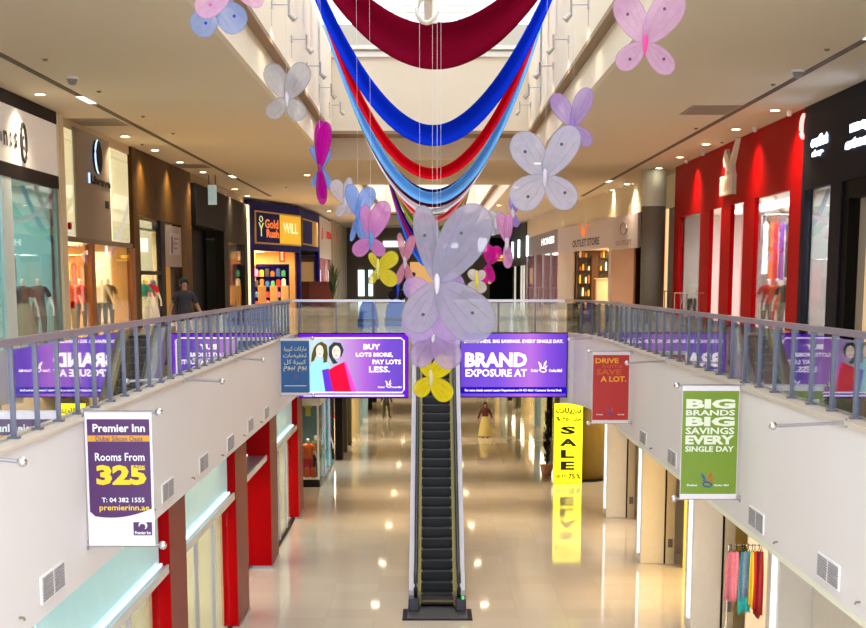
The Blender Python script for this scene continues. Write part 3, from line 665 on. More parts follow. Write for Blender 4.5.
room('wall_shop', wl, S(224), S(243), ZU, 2.1, 3, mat('grey green shop wall', (120, 116, 96)), power=90, col=(255, 232, 190))
a = P(212, 180, Y=80); t = thing('hanging_sign', (a.x, 80, 3.45), 'small pale square sign hanging from the ceiling by two rods before the black shopfront', 'sign')
MB().box(a.x - .2, a.x + .2, 79.95, 80.05, 3.45, 4.35).build('sign_plate', mat('pale green sign', (176, 200, 200), emit=.3), t)
b = MB()
for dx in (-.15, .15): b.tube([(a.x + dx, 80, 4.35), (a.x + dx, 80, ZC)], .02, 6)
b.build('hanger', dark, t)
# blue shop (angled)
wb = Plane(-11, 101, -8.7, 111); wb2 = Plane(-8.7, 111, -8.15, 123)
navy = mat('deep blue shopfront', (13, 9, 92), rough=.6, spec=.1)
t = front('blue_shopfront', wb, 'deep blue corner shopfront with a gold and blue sign box and bright shelves inside')
L = wb.L; B = lambda x: wb.sx(x, 240)
panel(t, 'header', wb, 0, L, 1.75, 4.65, navy, 0, .2); panel(t, 'post', wb, 0, B(251), ZU, 1.749, navy, 0, .2); panel(t, 'post', wb, B(296), L, ZU, 1.749, navy, 0, .2)
panel(t, 'side_header', wb2, 0, wb2.L, 2.0, 4.6, navy, 0, .2); panel(t, 'side_post', wb2, 0, .9, ZU, 1.999, navy, 0, .2); panel(t, 'side_post', wb2, wb2.L - .8, wb2.L, ZU, 1.999, navy, 0, .2)
panel(t, 'side_window', wb2, .9, wb2.L - .8, ZU, 1.999, shopglass, .02, .05)
gold = mat('gold sign frame', (190, 150, 60), rough=.4, metal=.3)
panel(t, 'sign_frame', wb, B(251.5), B(298) - .1, 2.15, 4.1, gold, .2, .26)
panel(t, 'sign_field_blue', wb, B(252.5), B(275.5), 2.25, 4.0, navy, .26, .29); panel(t, 'sign_field_gold', wb, B(275.5) + .01, B(297) - .1, 2.25, 4.0, mat('lit gold sign', (226, 184, 30), emit=.35), .26, .29)
b = MB(); letters(b, wb, 'Gold', B(260.5), B(274), 3.1, 3.65, .3, .03); letters(b, wb, 'Rush', B(262), B(274.5), 2.55, 3.05, .3, .04)
b.build('sign_lettering', mat('amber sign letters', (232, 120, 40), emit=.5), t)
b = MB(); letters(b, wb, 'Y', B(254), B(259.5), 2.6, 3.4, .3, .02); b.tube([wb.pt(B(256.5) + .3 * math.cos(a), 3.62 + .16 * math.sin(a), .31) for a in [i * math.pi / 5 for i in range(10)]], .035, 4, closed=True); b.build('sign_figure', mat('pale green sign mark', (200, 220, 150), emit=.4), t)
b = MB(); letters(b, wb, 'WILL', B(279), B(293.5), 2.9, 3.55, .3, .02); b.build('gold_field_lettering', mat('pale gold letters', (250, 240, 190), emit=.5), t)
panel(t, 'side_sign', wb2, 1.5, wb2.L - 1.5, 2.3, 4.0, gold, .2, .26); panel(t, 'side_sign_blue', wb2, 1.7, wb2.L * .55, 2.4, 3.9, navy, .26, .29)
room('wall_shop', wb, B(251), B(296), ZU, 1.8, 5, mat('warm yellow shop wall', (216, 176, 112)), power=240, col=(255, 218, 160))
FB = Plane(-20, 109.2, 20, 109.2); f = lambda x: FB.sx(x, 280)
gt = grid_stock(FB, f(252.5), f(289), ZU, 1.0, 0, None, 'blue shelving unit with lit goods inside the blue shop', m=navy, rows=4, depth=.3)
pal = [mat('goods %d' % i, c, rough=.4) for i, c in enumerate(((200, 40, 40), (230, 170, 40), (40, 90, 170), (240, 236, 226), (40, 40, 50), (60, 150, 120), (220, 110, 170), (150, 90, 40)))]
colname = ['red', 'amber', 'blue', 'white', 'black', 'green', 'pink', 'brown']
for r_ in range(4):
    for i in range(6):
        a0 = f(252.5) + .12 + i * (f(289) - f(252.5) - .25) / 6; k = (i * 3 + r_ * 2) % 8; z = ZU + 2.8 * r_ / 4.25 + .041
        h = .3 + .2 * R.random(); b = MB(); FB.box(b, a0, a0 + .26, z, z + h, -.26, -.06)
        FB.box(b, a0 + .05, a0 + .2, z + h, z + h + .05, -.22, -.1)
        tag(b.build('boxed_toy', pal[k], bevel=.02), 'small %s boxed item on the %s shelf of the blue shop' % (colname[k], ['bottom', 'second', 'third', 'top'][r_]), 'goods', 'goods on the blue shelves')
for i in range(3):
    F2 = Plane(-20, 108 - i * 1.6, 20, 108 - i * 1.6); a0 = F2.sx((281, 270, 258)[i], 290); b = MB(); z1 = -.35
    t = thing('display_stand', F2.pt(a0 + .25, ZU), 'cream upright display stand in the doorway of the blue shop, %s from the right' % ['first', 'second', 'third'][i], 'display stand', 'display stands of the blue shop')
    F2.box(b, a0, a0 + .5, ZU + .15, z1, -.05, .05); b.build('board', mat('sand board', (170, 140, 96)), t, bevel=.04)
    b = MB(); F2.box(b, a0 + .05, a0 + .45, ZU, ZU + .15, -.2, .2); b.build('foot', navy, t)
for x0, x1, y0, y1, m in ((279, 285, 246, 262, pal[0]), (252, 256, 250, 285, pal[1]), (265, 272, 242, 251, pal[7]), (281, 284, 242, 250, pal[4])):
    F3 = Plane(-20, 109.4, 20, 109.4); s0, z1 = F3.px(x0, y0); s1, z0 = F3.px(x1, y1); b = MB(); F3.box(b, s0, s1, z0, z1, -.05, 0)
    F3.box(b, s0 + .1, s1 - .1, z0 + .1, z1 - .1, 0, .02, 1); b.tube([F3.pt((s0 + s1) / 2, z1, -.02), F3.pt((s0 + s1) / 2, 1.78, -.02)], .02, 4, mi=1)
    tag(b.build('hanging_poster', [m, pal[3]]), 'small %s poster hanging in the opening of the blue shop' % colname[pal.index(m)], 'poster')
# red lettered shop and beyond
w4 = Plane(-8.15, 123, -8, 160)
t = front('red_lettered_shopfront', w4, 'far left pale shopfront with red lettering and pink lit glass')
panel(t, 'header', w4, 0, 15, 1.6, 4.6, mat('pale grey header', (206, 200, 190)), 0, .1)
b = MB(); q = lambda x: w4.sx(x, 240)
for ch, xa, xb, ya, yb in (('J', 319.5, 321.5, 227, 240), ('B', 325, 330.5, 231, 240), ('y', 330.5, 333, 232, 247), ('I', 334, 335.5, 232, 245)):
    s0, z1 = w4.px(xa, ya); s1, z0 = w4.px(xb, yb); letters(b, w4, ch, s0, s1, z0, z1, .13, .05)
b.build('sign_lettering', mat('red sign letters', (190, 14, 24), emit=.3), t)
for s0 in (0, 4.6, 9.4, 14.6): panel(t, 'post', w4, s0, s0 + .4, ZU, 1.599, navy if s0 == 0 else mat('grey column', (130, 122, 110)), 0, .15)
for s0 in (.4, 5.0, 9.8): panel(t, 'window_pane', w4, s0, s0 + 4.2, ZU, 1.599, shopglass, .02, .05)
room('wall_shop', w4, .4, 14.6, ZU, 1.7, 3, mat('pink shop wall', (226, 130, 160)), power=150, col=(255, 215, 220))
t = front('far_left_shopfront', Plane(-8.07, 138, -8, 160), 'farthest left shopfront of tall grey panels and pale posts')
for i, s0 in enumerate((15.4, 19, 23, 27, 31, 35)):
    panel(t, 'post', w4, s0, s0 + .7, ZU, ZC - .01, mat('pale post', (188, 178, 150)), 0, .25)
panel(t, 'grey_panel', w4, 15.4, 37, ZU, ZC - .01, mat('dim grey panel', (92, 88, 80)), -.2, -.05)
b = MB(); wk = P(318, 300, Y=118); b.box(wk.x - 1.1, wk.x + 1.1, 117.6, 118.4, ZU, -.2); b.box(wk.x - 1.2, wk.x + 1.2, 117.5, 118.5, -.2, -.1); tag(b.build('wooden_counter', mat('red brown counter wood', (110, 40, 24))), 'low red brown wooden counter standing before the pink window', 'counter')
def potted(x, y, z, label, h=1.6, leaf=(40, 66, 30), r=.5, n=60):
    t = thing('potted_plant', (x, y, z), label, 'plant')
    MB().lathe((x, y, z), [(.18, 0), (.28, .45), (.3, .5), (.25, .5), (.24, .42)], 14).build('pot', mat('terracotta brown pot', (120, 84, 60)), t, smooth=True)
    b = MB(); rr = random.Random(int(x * 10))
    for i in range(n):
        a = rr.random() * 6.28; e = rr.uniform(.2, 1); L_ = rr.uniform(.5, 1); p = V((x, y, z + .45 + (h - .6) * rr.random() * .5))
        q_ = p + V((math.cos(a) * r * e * L_, math.sin(a) * r * e * L_, (h - .6) * .5 * L_)); mid = (p + q_) / 2 + V((0, 0, .12)); sd = V((-math.sin(a), math.cos(a), 0)) * .07
        b.add([p, mid - sd, q_, mid + sd], [(0, 1, 2, 3)])
    b.build('foliage', mat('leaf %d %d %d' % leaf, leaf, rough=.5), t)
    return t
wk = P(333, 300, Y=112); potted(wk.x, 112, ZU, 'green potted plant at the end of the wooden counter, far left', 3.2, r=.7)
# far wall: bright windows and signs
far = Plane(-8, 159.9, 8, 159.9)
t = front('far_window_bay', far, 'two tall daylight windows in the dark far wall')
for xa, xb in ((358, 364.5), (368.5, 373)):
    s0, z1 = far.px(xa, 270); s1, z0 = far.px(xb, 296); panel(t, 'lit_pane', far, s0, s1, z0, z1, mat('daylit pane', (222, 242, 250), emit=1.6), 0, .05); 
    b = MB()
    for a_, c_ in ((s0 - .06, s0), (s1, s1 + .06)): far.box(b, a_, c_, z0, z1, 0, .1)
    b.build('frame', dark, t)
t = front('far_light_box', far, 'long white light box high on the far wall')
for xa, xb, ya, yb in ((383, 405, 241, 247), (440, 458, 243, 248), (478, 487, 238, 252)):
    s0, z1 = far.px(xa, ya); s1, z0 = far.px(xb, yb); panel(t, 'light_face', far, s0, s1, z0, z1, mat('white light box', (240, 246, 250), emit=1.3), 0, .1)
t = front('far_cafe', far, 'dark far cafe front with amber lit lettering and shelves')
for xa, xb, ya, yb, m in ((490, 512, 238, 300, black), (486, 512, 262, 265, dark)):
    s0, z1 = far.px(xa, ya); s1, z0 = far.px(xb, yb); panel(t, 'dark_panel', far, s0, s1, max(z0, ZU), z1, m, .05 if m is black else .1, .1 if m is black else .3)
s0, z1 = far.px(496, 253.5); s1, z0 = far.px(505, 258.5); b = MB(); letters(b, far, 'bon', s0, s1, z0, z1, .12, .05); b.build('lit_lettering', mat('amber lettering', (255, 200, 20), emit=1.6), t)
for xa, xb, ya, yb in ((496, 507, 262, 264), (488, 491, 268, 284), (410, 436, 262, 300), (497, 510, 259.5, 261)):
    s0, z1 = far.px(xa, ya); s1, z0 = far.px(xb, yb); panel(t, 'lit_panel', far, s0, s1, max(z0, ZU), z1, mat('warm lit panel', (235, 180, 110), emit=.5), .1, .14)
# blue covered stall seen through the bridge glass
for i, (xa, xb, Y_) in enumerate(((357, 378, 66), (384, 407, 67.5))):
    a, c = P(xa, 300, Y=Y_), P(xb, 300, Y=Y_)
    t = thing('covered_stall', ((a.x + c.x) / 2, Y_, ZU), 'market stall under a bright blue cover behind the bridge glass, %s one' % ['left', 'right'][i], 'stall', 'blue covered stalls')
    b = MB(); b.prism([(a.x, Y_, ZU), (c.x, Y_, ZU), (c.x - .1, Y_, ZU + .75), (c.x - .22, Y_, ZU + 1.0), (a.x + .22, Y_, ZU + 1.0), (a.x + .1, Y_, ZU + .75)], (0, 1.3, 0)); b.build('cover', mat('bright blue cover', (10, 70, 200), rough=.5, c2=(20, 110, 220), scale=2), t, bevel=.06)
    b = MB(); b.box(a.x + .02, c.x - .02, Y_ - .03, Y_, ZU + .2, ZU + .3); b.build('strap', mat('navy strap', (12, 22, 80)), t)

# --- right upper side
wr = Plane(10.8, 74.6, 10.8, 38)
S = lambda x, y=240: wr.sx(x, y)
struct('wall_right_behind_shops', MB().box(11.06, 11.35, 10, 38, ZU, ZC), cream)
t = front('red_shopfront', Plane(10.8, 74.6, 10.8, 48.6), 'bright red shopfront with a white leaping cat sign, two windows and two white panels')
e = S(805.5); top = 2.63
panel(t, 'header', wr, 0, e, top, ZC - .002, redp, 0, .15)
cuts = [(682.5, 703.5), (713, 724.5), (734, 747), (758, 793)]; prev = 0
for xa, xb in cuts: panel(t, 'pier', wr, prev, S(xa), ZU, top - .001, redp, 0, .15); prev = S(xb)
panel(t, 'pier', wr, prev, e, ZU, top - .001, redp, 0, .15)
for xa, xb in (cuts[0], cuts[3]): panel(t, 'window_pane', wr, S(xa) + .002, S(xb) - .002, ZU, top - .002, shopglass, .03, .05)
for xa, xb in (cuts[1], cuts[2]): panel(t, 'white_panel', wr, S(xa) + .002, S(xb) - .002, ZU, top - .002, mat('bright white panel', (236, 232, 232), rough=.5, emit=.1), -.3, -.25)
wrF0 = wr.off(.2); wrP = wr.off(.3); s0, z1 = wrP.px(720, 178); s1, z0 = wrP.px(732.5, 192); cw = mat('white sign metal', (222, 214, 200), rough=.5)
b = MB(); wr.box(b, s0, s1 - .15, z0 - .02, z1 + .02, .15, .3); b.build('name_plate', cw, t)
b = MB(); letters(b, wr, 'PUMA', s0 + .15, s1 - .3, z0 + .1, z1 - .1, .31, .05); b.build('plate_lettering', mat('pale red lettering', (206, 180, 160)), t)
W_ = s1 - s0
cat = [(.0, 1.35), (.12, 1.62), (.22, 1.7), (.3, 1.55), (.5, 1.45), (.62, 1.2), (.9, 1.55), (1.25, 1.95), (1.3, 1.9), (1.05, 1.45), (.86, 1.1), (.95, .75), (1.0, .1), (.88, .12), (.8, .6), (.6, .95), (.4, .9), (.28, .6), (.2, .62), (.26, 1.0), (.12, 1.15), (.05, 1.1)]
b = MB(); wr.poly(b, [(s0 + W_ * .2 + W_ * .75 * u, z1 - 1.1 * .35 + (v - .4) * 1.02) for u, v in cat][::-1], .15, .3); b.build('leaping_cat', cw, t)
s1_, z1_ = wrF0.px(804.5, 126); b = MB(); b.tube([wr.pt(s1_ - .1 + .28 * math.cos(a), z1_ + .3 * math.sin(a), .2) for a in [math.pi * (.5 + i * .1) for i in range(11)]], .07, 6); tag(b.build('curved_light_mark', mat('lit mark', (255, 180, 170), emit=1)), 'small pale curved mark at the top right corner of the red shopfront', 'sign mark')
room('wall_shop', wr, S(682), S(793), ZU, 2.7, 3.4, mat('pale red shop wall', (216, 196, 190)), power=260, col=(240, 245, 250))
# wall washers added to light the red front, which has no such fixtures
for px in (695, 712, 765, 800):
    p = wr.pt(S(px), ZC - .12, .45); t2 = thing('wall_washer', p, 'small added spotlight washing the red shopfront, %s from the left' % ['first', 'second', 'third', 'fourth'][(695, 712, 765, 800).index(px)], 'spotlight', 'added washers on the red shopfront')
    MB().lathe(p, [(.05, -.05), (.08, .0), (.08, .11)], 10).build('lamp_head', white, t2); spot('washer lamp', p - V((0, 0, .06)), 14, (255, 200, 160), rot=(0, math.radians(12), 0), parent=t2, ang=50, blend=.8, r=.03)
# dark shop
t = front('dark_shopfront', Plane(10.8, 48.6, 10.8, 38), 'dark charcoal shopfront at the right edge with glowing white lettering')
char = mat('charcoal panel', (28, 27, 38), rough=.6, spec=.08)
E1 = wr.L + 20
panel(t, 'header', wr, e + .01, E1, 2.5, ZC - .002, char, 0, .17)
for a_, c_, m in ((e + .01, S(809), char), (S(834.5), S(846), char)): panel(t, 'pier', wr, a_, c_, ZU, 2.499, m, 0, .17)
panel(t, 'door_surround', wr, S(846) + .01, E1, 2.05, 2.499, black, -.2, .1); panel(t, 'door_surround', wr, S(846) + .01, S(851), ZU, 2.049, black, -.2, .1)
panel(t, 'window_pane', wr, S(809) + .002, S(834.5) - .002, ZU, 2.499, shopglass, .03, .05)
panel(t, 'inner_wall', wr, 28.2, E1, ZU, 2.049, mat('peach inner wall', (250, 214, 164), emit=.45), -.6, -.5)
room('wall_shop', wr, S(808), S(846), ZU, 2.55, 3, mat('grey shop wall', (150, 150, 150)), power=90, col=(240, 245, 250))
glow = mat('glowing blue white letters', (214, 228, 255), emit=3.2)
wrF = wr.off(.18); b = MB()
for tx, xa, xb, ya, yb in (('outlet', 811, 828, 133, 146), ('shop', 812.5, 824, 148, 157)):
    s0, _ = wrF.px(xa, 145); s1, _ = wrF.px(xb, 145); zc = [wrF.px((xa + xb) / 2, v)[1] for v in (ya + 1, yb + 0)]
    letters(b, wrF, tx, s0, s1, zc[1], zc[0], .01, .09)
b.build('glowing_lettering', glow, t); b = MB()
for tx, xa, xb, ya, yb in (('mega', 850, 878, 119, 131), ('store', 846, 880, 134, 145)):
    s0, _ = wrF.px(xa, 130); s1, _ = wrF.px(xb, 130); zc = [wrF.px((xa + xb) / 2, v)[1] for v in (ya, yb)]
    letters(b, wrF, tx, s0, s1, zc[1], zc[0], .01, .1)
b.build('glowing_lettering', glow, t)
# recess with grey column and orange striped shop
w3 = Plane(11.3, 90, 11.3, 74.6)
t = front('striped_shopfront', w3, 'narrow shopfront with orange lit strips beside the red front')
panel(t, 'header', w3, 0, w3.L, 3.3, ZC - .002, mat('pale green bulkhead', (208, 212, 190)), 0, .1)
q = lambda x: w3.sx(x, 240)
for xa, xb, m in ((640, 663, mat('dim taupe panel', (120, 108, 92))), (664, 667, mat('orange lit strip', (226, 110, 24), emit=.5)), (667.1, 670, mat('cream lit strip', (250, 214, 160), emit=.6)), (670.1, 677, mat('dark red brown', (46, 20, 20)))):
    s0 = max(0, q(xa)); s1 = min(w3.L, q(xb)); 
    if s1 > s0: panel(t, 'vertical_strip', w3, s0, s1, ZU, 3.299, m, 0, .08)
cx = P(652.5, 260, Y=76)
t = thing('round_column', (cx.x, 76, ZU), 'thick grey round column with a cool lit white head beside the red shopfront', 'column')
MB().lathe((cx.x, 76, ZU), [(.52, 0), (.52, 5.0)], 28).build('shaft', mat('grey column paint', (128, 124, 116), rough=.5), t, smooth=True)
MB().lathe((cx.x, 76, ZU), [(.54, 5.0), (.54, 6.59)], 28).build('head', mat('white column head', (222, 228, 220)), t, smooth=True)
sp_ = spot('column lamp', (cx.x - .6, 72.6, ZC - .1), 60, (190, 225, 255), rot=(math.radians(14), 0, 0), ang=70, blend=.8)
# outlet shop
w5 = Plane(8.6, 113, 10, 93); w6 = Plane(10, 93, 10.6, 86); w7 = Plane(7.6, 160, 8.6, 113)
bulk = mat('warm white bulkhead', (214, 204, 178), rough=.8)
for nm, w_ in (('a', w5), ('b', w6), ('c', w7)):
    b = MB(); w_.box(b, 0, w_.L, 3.35, ZC, -.1, .0); struct('wall_right_bulkhead', b, bulk)
t = front('outlet_shopfront', w5, 'pale outlet shopfront with an orange emblem and dark lettering over a warm open doorway')
lil = mat('pale lilac sign panel', (196, 184, 184), rough=.5)
q = lambda x: w5.sx(x, 240)
panel(t, 'sign_panel', w5, 0, w5.L, 1.75, 3.34, lil, 0, .15); panel(t, 'side_sign_panel', w6, 0, w6.L, 1.6, 3.34, lil, 0, .15)
panel(t, 'pier', w5, 0, q(575), ZU, 1.749, mat('pale pier', (196, 178, 160)), 0, .12); panel(t, 'pier', w5, q(611), w5.L, ZU, 1.749, mat('pale pier', (196, 178, 160)), 0, .12)
panel(t, 'side_wall', w6, 0, w6.L * .85, ZU, 1.599, mat('warm side glass', (206, 160, 116), rough=.3), 0, .1)
b = MB(); s0, z1 = w5.px(575, 240.5); s1, z0 = w5.px(602, 245.5); letters(b, w5, 'OUTLET STORE', s0, s1, z0 + .05, z1, .16, .03); b.build('sign_lettering', mat('dark sign letters', (60, 50, 56)), t)
b = MB(); s0, z1 = w5.px(584, 227.5); s1, z0 = w5.px(589, 237); w5.poly(b, [(s0, z1 - .25), ((s0 + s1) / 2, z0), (s1, z1 - .25), ((s0 + s1) / 2, z1 - .1)], .15, .19)
for du in (-1.2, -.7, .7, 1.2): b.tube([w5.pt((s0 + s1) / 2 + du, z1 - .3 + abs(du) * .3, .17), w5.pt((s0 + s1) / 2 + du * 1.5, z1 - .1 + abs(du) * .2, .17)], .05, 5)
b.build('orange_emblem', mat('orange emblem', (240, 110, 10), emit=.4), t)
b = MB(); letters(b, w6, 'OUTLET', w6.L * .2, w6.L * .8, 1.8, 2.05, .16, .03); b.tube([w6.pt(w6.L * .5 + .9 * math.cos(a), 2.65 + .3 * math.sin(a), .17) for a in [i * math.pi / 6 for i in range(12)]], .03, 4, closed=True); b.build('side_lettering', mat('dull rose print', (150, 110, 110)), t)
room('wall_shop', w5, q(575), q(611), ZU, 1.8, 5, mat('brown shop wall', (120, 80, 46)), power=240, col=(255, 218, 160))
FO = Plane(-20, 104.5, 20, 104.5); f = lambda x: FO.sx(x, 280); wood = mat('dark shelf wood', (44, 26, 14))
for i, (xa, xb) in enumerate(((577, 592), (598, 609))):
    grid_stock(FO, f(xa), f(xb), ZU, 1.5, 0, None, 'dark wooden shelving in the outlet shop doorway, %s unit' % ['left', 'right'][i], m=wood, rows=4, depth=.35)
    for r_ in range(5):
        n = 3 if i else 4
        for k in range(n):
            w_ = (f(xb) - f(xa) - .2) / n; s0 = f(xa) + .1 + k * w_; z = ZU + 3.3 * r_ / 4.25 + .041; c_ = (k * 5 + r_ * 3 + i) % 8; h = .2 + .12 * ((k + r_) % 3)
            b = MB(); FO.box(b, s0 + .02, s0 + w_ - .03, z, z + h, -.3, -.05); FO.box(b, s0 + .05, s0 + w_ * .8, z + h, z + h + .08, -.26, -.08)
            tag(b.build('folded_clothes', [pal[3], pal[7], pal[1], pal[4]][c_ % 4], bevel=.03), '%s folded clothes on the %s shelf of the %s outlet shop unit' % (['white', 'brown', 'amber', 'black'][c_ % 4], ['bottom', 'second', 'third', 'fourth', 'top'][r_], ['left', 'right'][i]), 'clothes', 'folded clothes in the outlet shop')
p = P(605, 278, Y=100); b = MB(); b.box(p.x - .5, p.x + .4, 99.6, 100.4, ZU, p.z - .06); b.box(p.x - .6, p.x + .5, 99.5, 100.5, p.z - .06, p.z); tag(b.build('display_table', mat('pale table', (216, 200, 176))), 'pale display table in the doorway of the outlet shop', 'table')
# bulkhead wall washers making the scallops
i = 0
for w_, pts in ((w5, (563, 586, 612)), (w6, (630,)), (w7, (556, 550, 543, 536, 528))):
    for px in pts:
        p = w_.pt(w_.sx(px, 200), ZC - .08, .3)
        t2 = thing('wall_washer', p, 'small spotlight making a light scallop on the pale bulkhead, %s from the right' % ['third', 'second last', 'fourth', 'nearest', 'fifth', 'sixth', 'seventh', 'eighth', 'last'][i], 'spotlight', 'bulkhead wall washers'); i += 1
        MB().lathe(p, [(.04, -.03), (.07, .0), (.07, .07)], 10).build('lamp_head', white, t2)
        spot('washer lamp', p - V((0, 0, .05)), 45, (255, 230, 180), rot=(0, 0, 0), parent=t2, ang=48, blend=.5, r=.03)
# pink glass shop and dark slotted shop on the far right
t = front('pink_glass_shopfront', Plane(8.3, 125, 8.6, 113), 'far right shopfront of pinkish glass with small white lettering')
q = lambda x: w7.sx(x, 260)
panel(t, 'header', w7, q(527), w7.L, 1.9, 3.34, mat('grey violet header', (136, 128, 132)), 0, .1)
s0, z1 = w7.px(543, 239); s1, z0 = w7.px(556, 243); b = MB(); letters(b, w7, 'HOMES', s0, s1, z0, z1, .12, .05); b.build('sign_lettering', mat('white lit letters', (240, 240, 240), emit=.8), t)
for xa, xb in ((528, 535), (536, 543), (544, 551), (552, 558)): panel(t, 'window_pane', w7, q(xa), q(xb), ZU, 1.899, shopglass, .02, .05)
for xa in (527.2, 535.2, 543.2, 551.2): panel(t, 'mullion', w7, q(xa), q(xa + .8), ZU, 1.899, steel, 0, .1)
room('wall_shop', w7, q(528), w7.L - .2, ZU, 2, 3, mat('pink grey shop wall', (206, 160, 170)), power=160, col=(255, 220, 215))
t = front('slotted_shopfront', Plane(7.7, 155, 8.2, 128), 'far right dark grey shopfront with vertical white light tubes')
panel(t, 'header', w7, q(511), q(527) - .01, 1.2, ZC - .1, mat('dark slate header', (66, 66, 64)), 0, .12)
panel(t, 'base_wall', w7, q(511), q(527) - .01, ZU, 1.199, black, -.4, -.3)
for x in (514.5, 521, 529.5): 
    s0 = q(x); b = MB(); b.tube([w7.pt(s0, 1.9, .2), w7.pt(s0, 3.4 if x < 525 else 3.5, .2)], .08, 8); b.build('light_tube', mat('light tube', (225, 245, 250), emit=2.5), t)
for x in (516, 522.5, 525): panel(t, 'lit_post', w7, q(x), q(x) + .35, ZU, 1.199, mat('pale lit post', (230, 226, 210), emit=.4), 0, .15)
for i_, x in enumerate((535, 548, 662, 690)):
    p = P(x, 300, Y=(118, 108, 78, 66)[i_]); t2 = thing('shop_barrier', (p.x, p.y, ZU), 'low steel railing segment standing by the right shopfronts, %s' % ['farthest', 'second farthest', 'before the grey column', 'before the red shop'][i_], 'barrier', 'low steel barriers')
    b = MB(); b.tube([(p.x - .6, p.y, ZU), (p.x - .6, p.y, ZU + 1.3), (p.x + .6, p.y, ZU + 1.3), (p.x + .6, p.y, ZU)], .035, 6); b.build('frame', steel, t2)
    b = MB()
    for k in range(4): b.tube([(p.x - .36 + .24 * k, p.y, ZU), (p.x - .36 + .24 * k, p.y, ZU + 1.3)], .02, 5)
    b.build('bars', steel, t2)
# ---------------------------------------------------------------- lower floor, left
lw0 = Plane(-4.87, 20, -4.87, 150); lw1 = Plane(-5.38, 20, -5.38, 150); lw = lw0
S = lambda x, y=560: lw.sx(x, y)
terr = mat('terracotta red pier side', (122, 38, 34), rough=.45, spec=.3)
piers = [(29.3, 31.3), (39.5, 42.0), (48.2, 50.4), (58.4, 60.6)]
for i, (y0, y1) in enumerate(piers):
    t = thing('red_pier', (-5, (y0 + y1) / 2, ZL), 'tall red pier of the lower left shops, %s' % ['nearest the camera, beside the hotel banner', 'second from the camera', 'third, with a wide red face', 'farthest, at the start of the display window'][i], 'pier', 'red piers under the left balcony')
    b = MB(); x0 = -5.45 if i == 2 else -4.98
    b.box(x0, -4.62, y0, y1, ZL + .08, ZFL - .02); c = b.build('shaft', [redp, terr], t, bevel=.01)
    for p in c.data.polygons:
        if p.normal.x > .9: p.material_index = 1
    MB().box(x0 - .01, -4.6, y0 - .02, y1 + .02, ZL, ZL + .08).build('skirting', steel, t)
icy = mat('icy glass fascia', (166, 212, 214), rough=.15, var=.06, emit=.28, scale=2)
creamp = mat('cream shop panel', (214, 206, 176), rough=.5)
gaps = [(20, 29.3), (31.3, 39.5), (42.0, 48.2), (50.4, 58.4)]
nmz = ['nearest', 'second', 'third', 'fourth']
for i, (y0, y1) in enumerate(gaps):
    lw = lw1 if i == 2 else lw0; n9 = .62 if i == 2 else .18
    t = thing('lower_shopfront', (-5.2, (y0 + y1) / 2, ZL), 'lower left shopfront under an icy sign band, %s' % ['nearest the camera', 'between first and second red piers', 'between second and third red piers', 'between third and fourth red piers'][i], 'shopfront', 'lower left shopfronts')
    a0, a1 = y0 - 20 + .01, y1 - 20 - .01
    panel(t, 'sign_band', lw, a0, a1, -4.98, ZFL - .1, icy, .02, .05)
    panel(t, 'canopy_rail', lw, a0, a1, -5.08, -4.99, steel, 0, n9); panel(t, 'canopy_lip', lw, a0, a1, -5.12, -4.97, mat('pale satin lip', (214, 216, 214), rough=.3, metal=.3), n9 + .001, n9 + .05)
    b = MB(); lw.box(b, a0, a1, -4.985, -4.95, .07, .11); b.build('band_light', mat('cool strip light', (215, 245, 250), emit=1.0), t)
    n = 2 if y1 - y0 < 7 else 3
    for k in range(n):
        s0 = a0 + (a1 - a0) * k / n; s1 = a0 + (a1 - a0) * (k + 1) / n
        panel(t, 'window_pane', lw, s0 + .03, s1 - .03, ZL + .1, -5.09, shopglass, .02, .05)
        panel(t, 'mullion', lw, s0 - .03, s0 + .03, ZL + .1, -5.09, steel, 0, .08)
    panel(t, 'sill', lw, a0, a1, ZL, ZL + .099, dark, 0, .1)
    room('wall_lower_shop', lw, a0, a1, ZL, -5.2, 3.5, creamp, power=60, col=(255, 248, 232))
    # boxy bundle displays behind the glass
    for k in range(2):
        s0 = a0 + (a1 - a0) * (.25 + .4 * k); t2 = thing('display_plinth', lw.pt(s0, ZL, -1), 'cream display plinth with boxes in the lower left shop %s from the camera, %s one' % (nmz[i], ['nearer', 'farther'][k]), 'plinth', 'display plinths')
        panel(t2, 'plinth', lw, s0 - .5, s0 + .5, ZL, ZL + .6, white, -1.4, -.6, bevel=.02); panel(t2, 'box', lw, s0 - .3, s0 + .1, ZL + .6, ZL + .95, creamp, -1.2, -.8, bevel=.02); panel(t2, 'box', lw, s0 + .12, s0 + .4, ZL + .6, ZL + .85, terr if k else creamp, -1.1, -.8, bevel=.02)
# lettering on the third sign band
lw = lw1; a0, z1 = lw.px(247, 438); a1, z0 = lw.px(256, 455); b = MB(); letters(b, lw, 'SALE', max(22.3, a0), min(28.0, a0 + 3), -4.75, -4.3, .06, .04); tag(b.build('band_lettering', redp), 'small red lettering on the icy sign band between the red piers', 'sign')
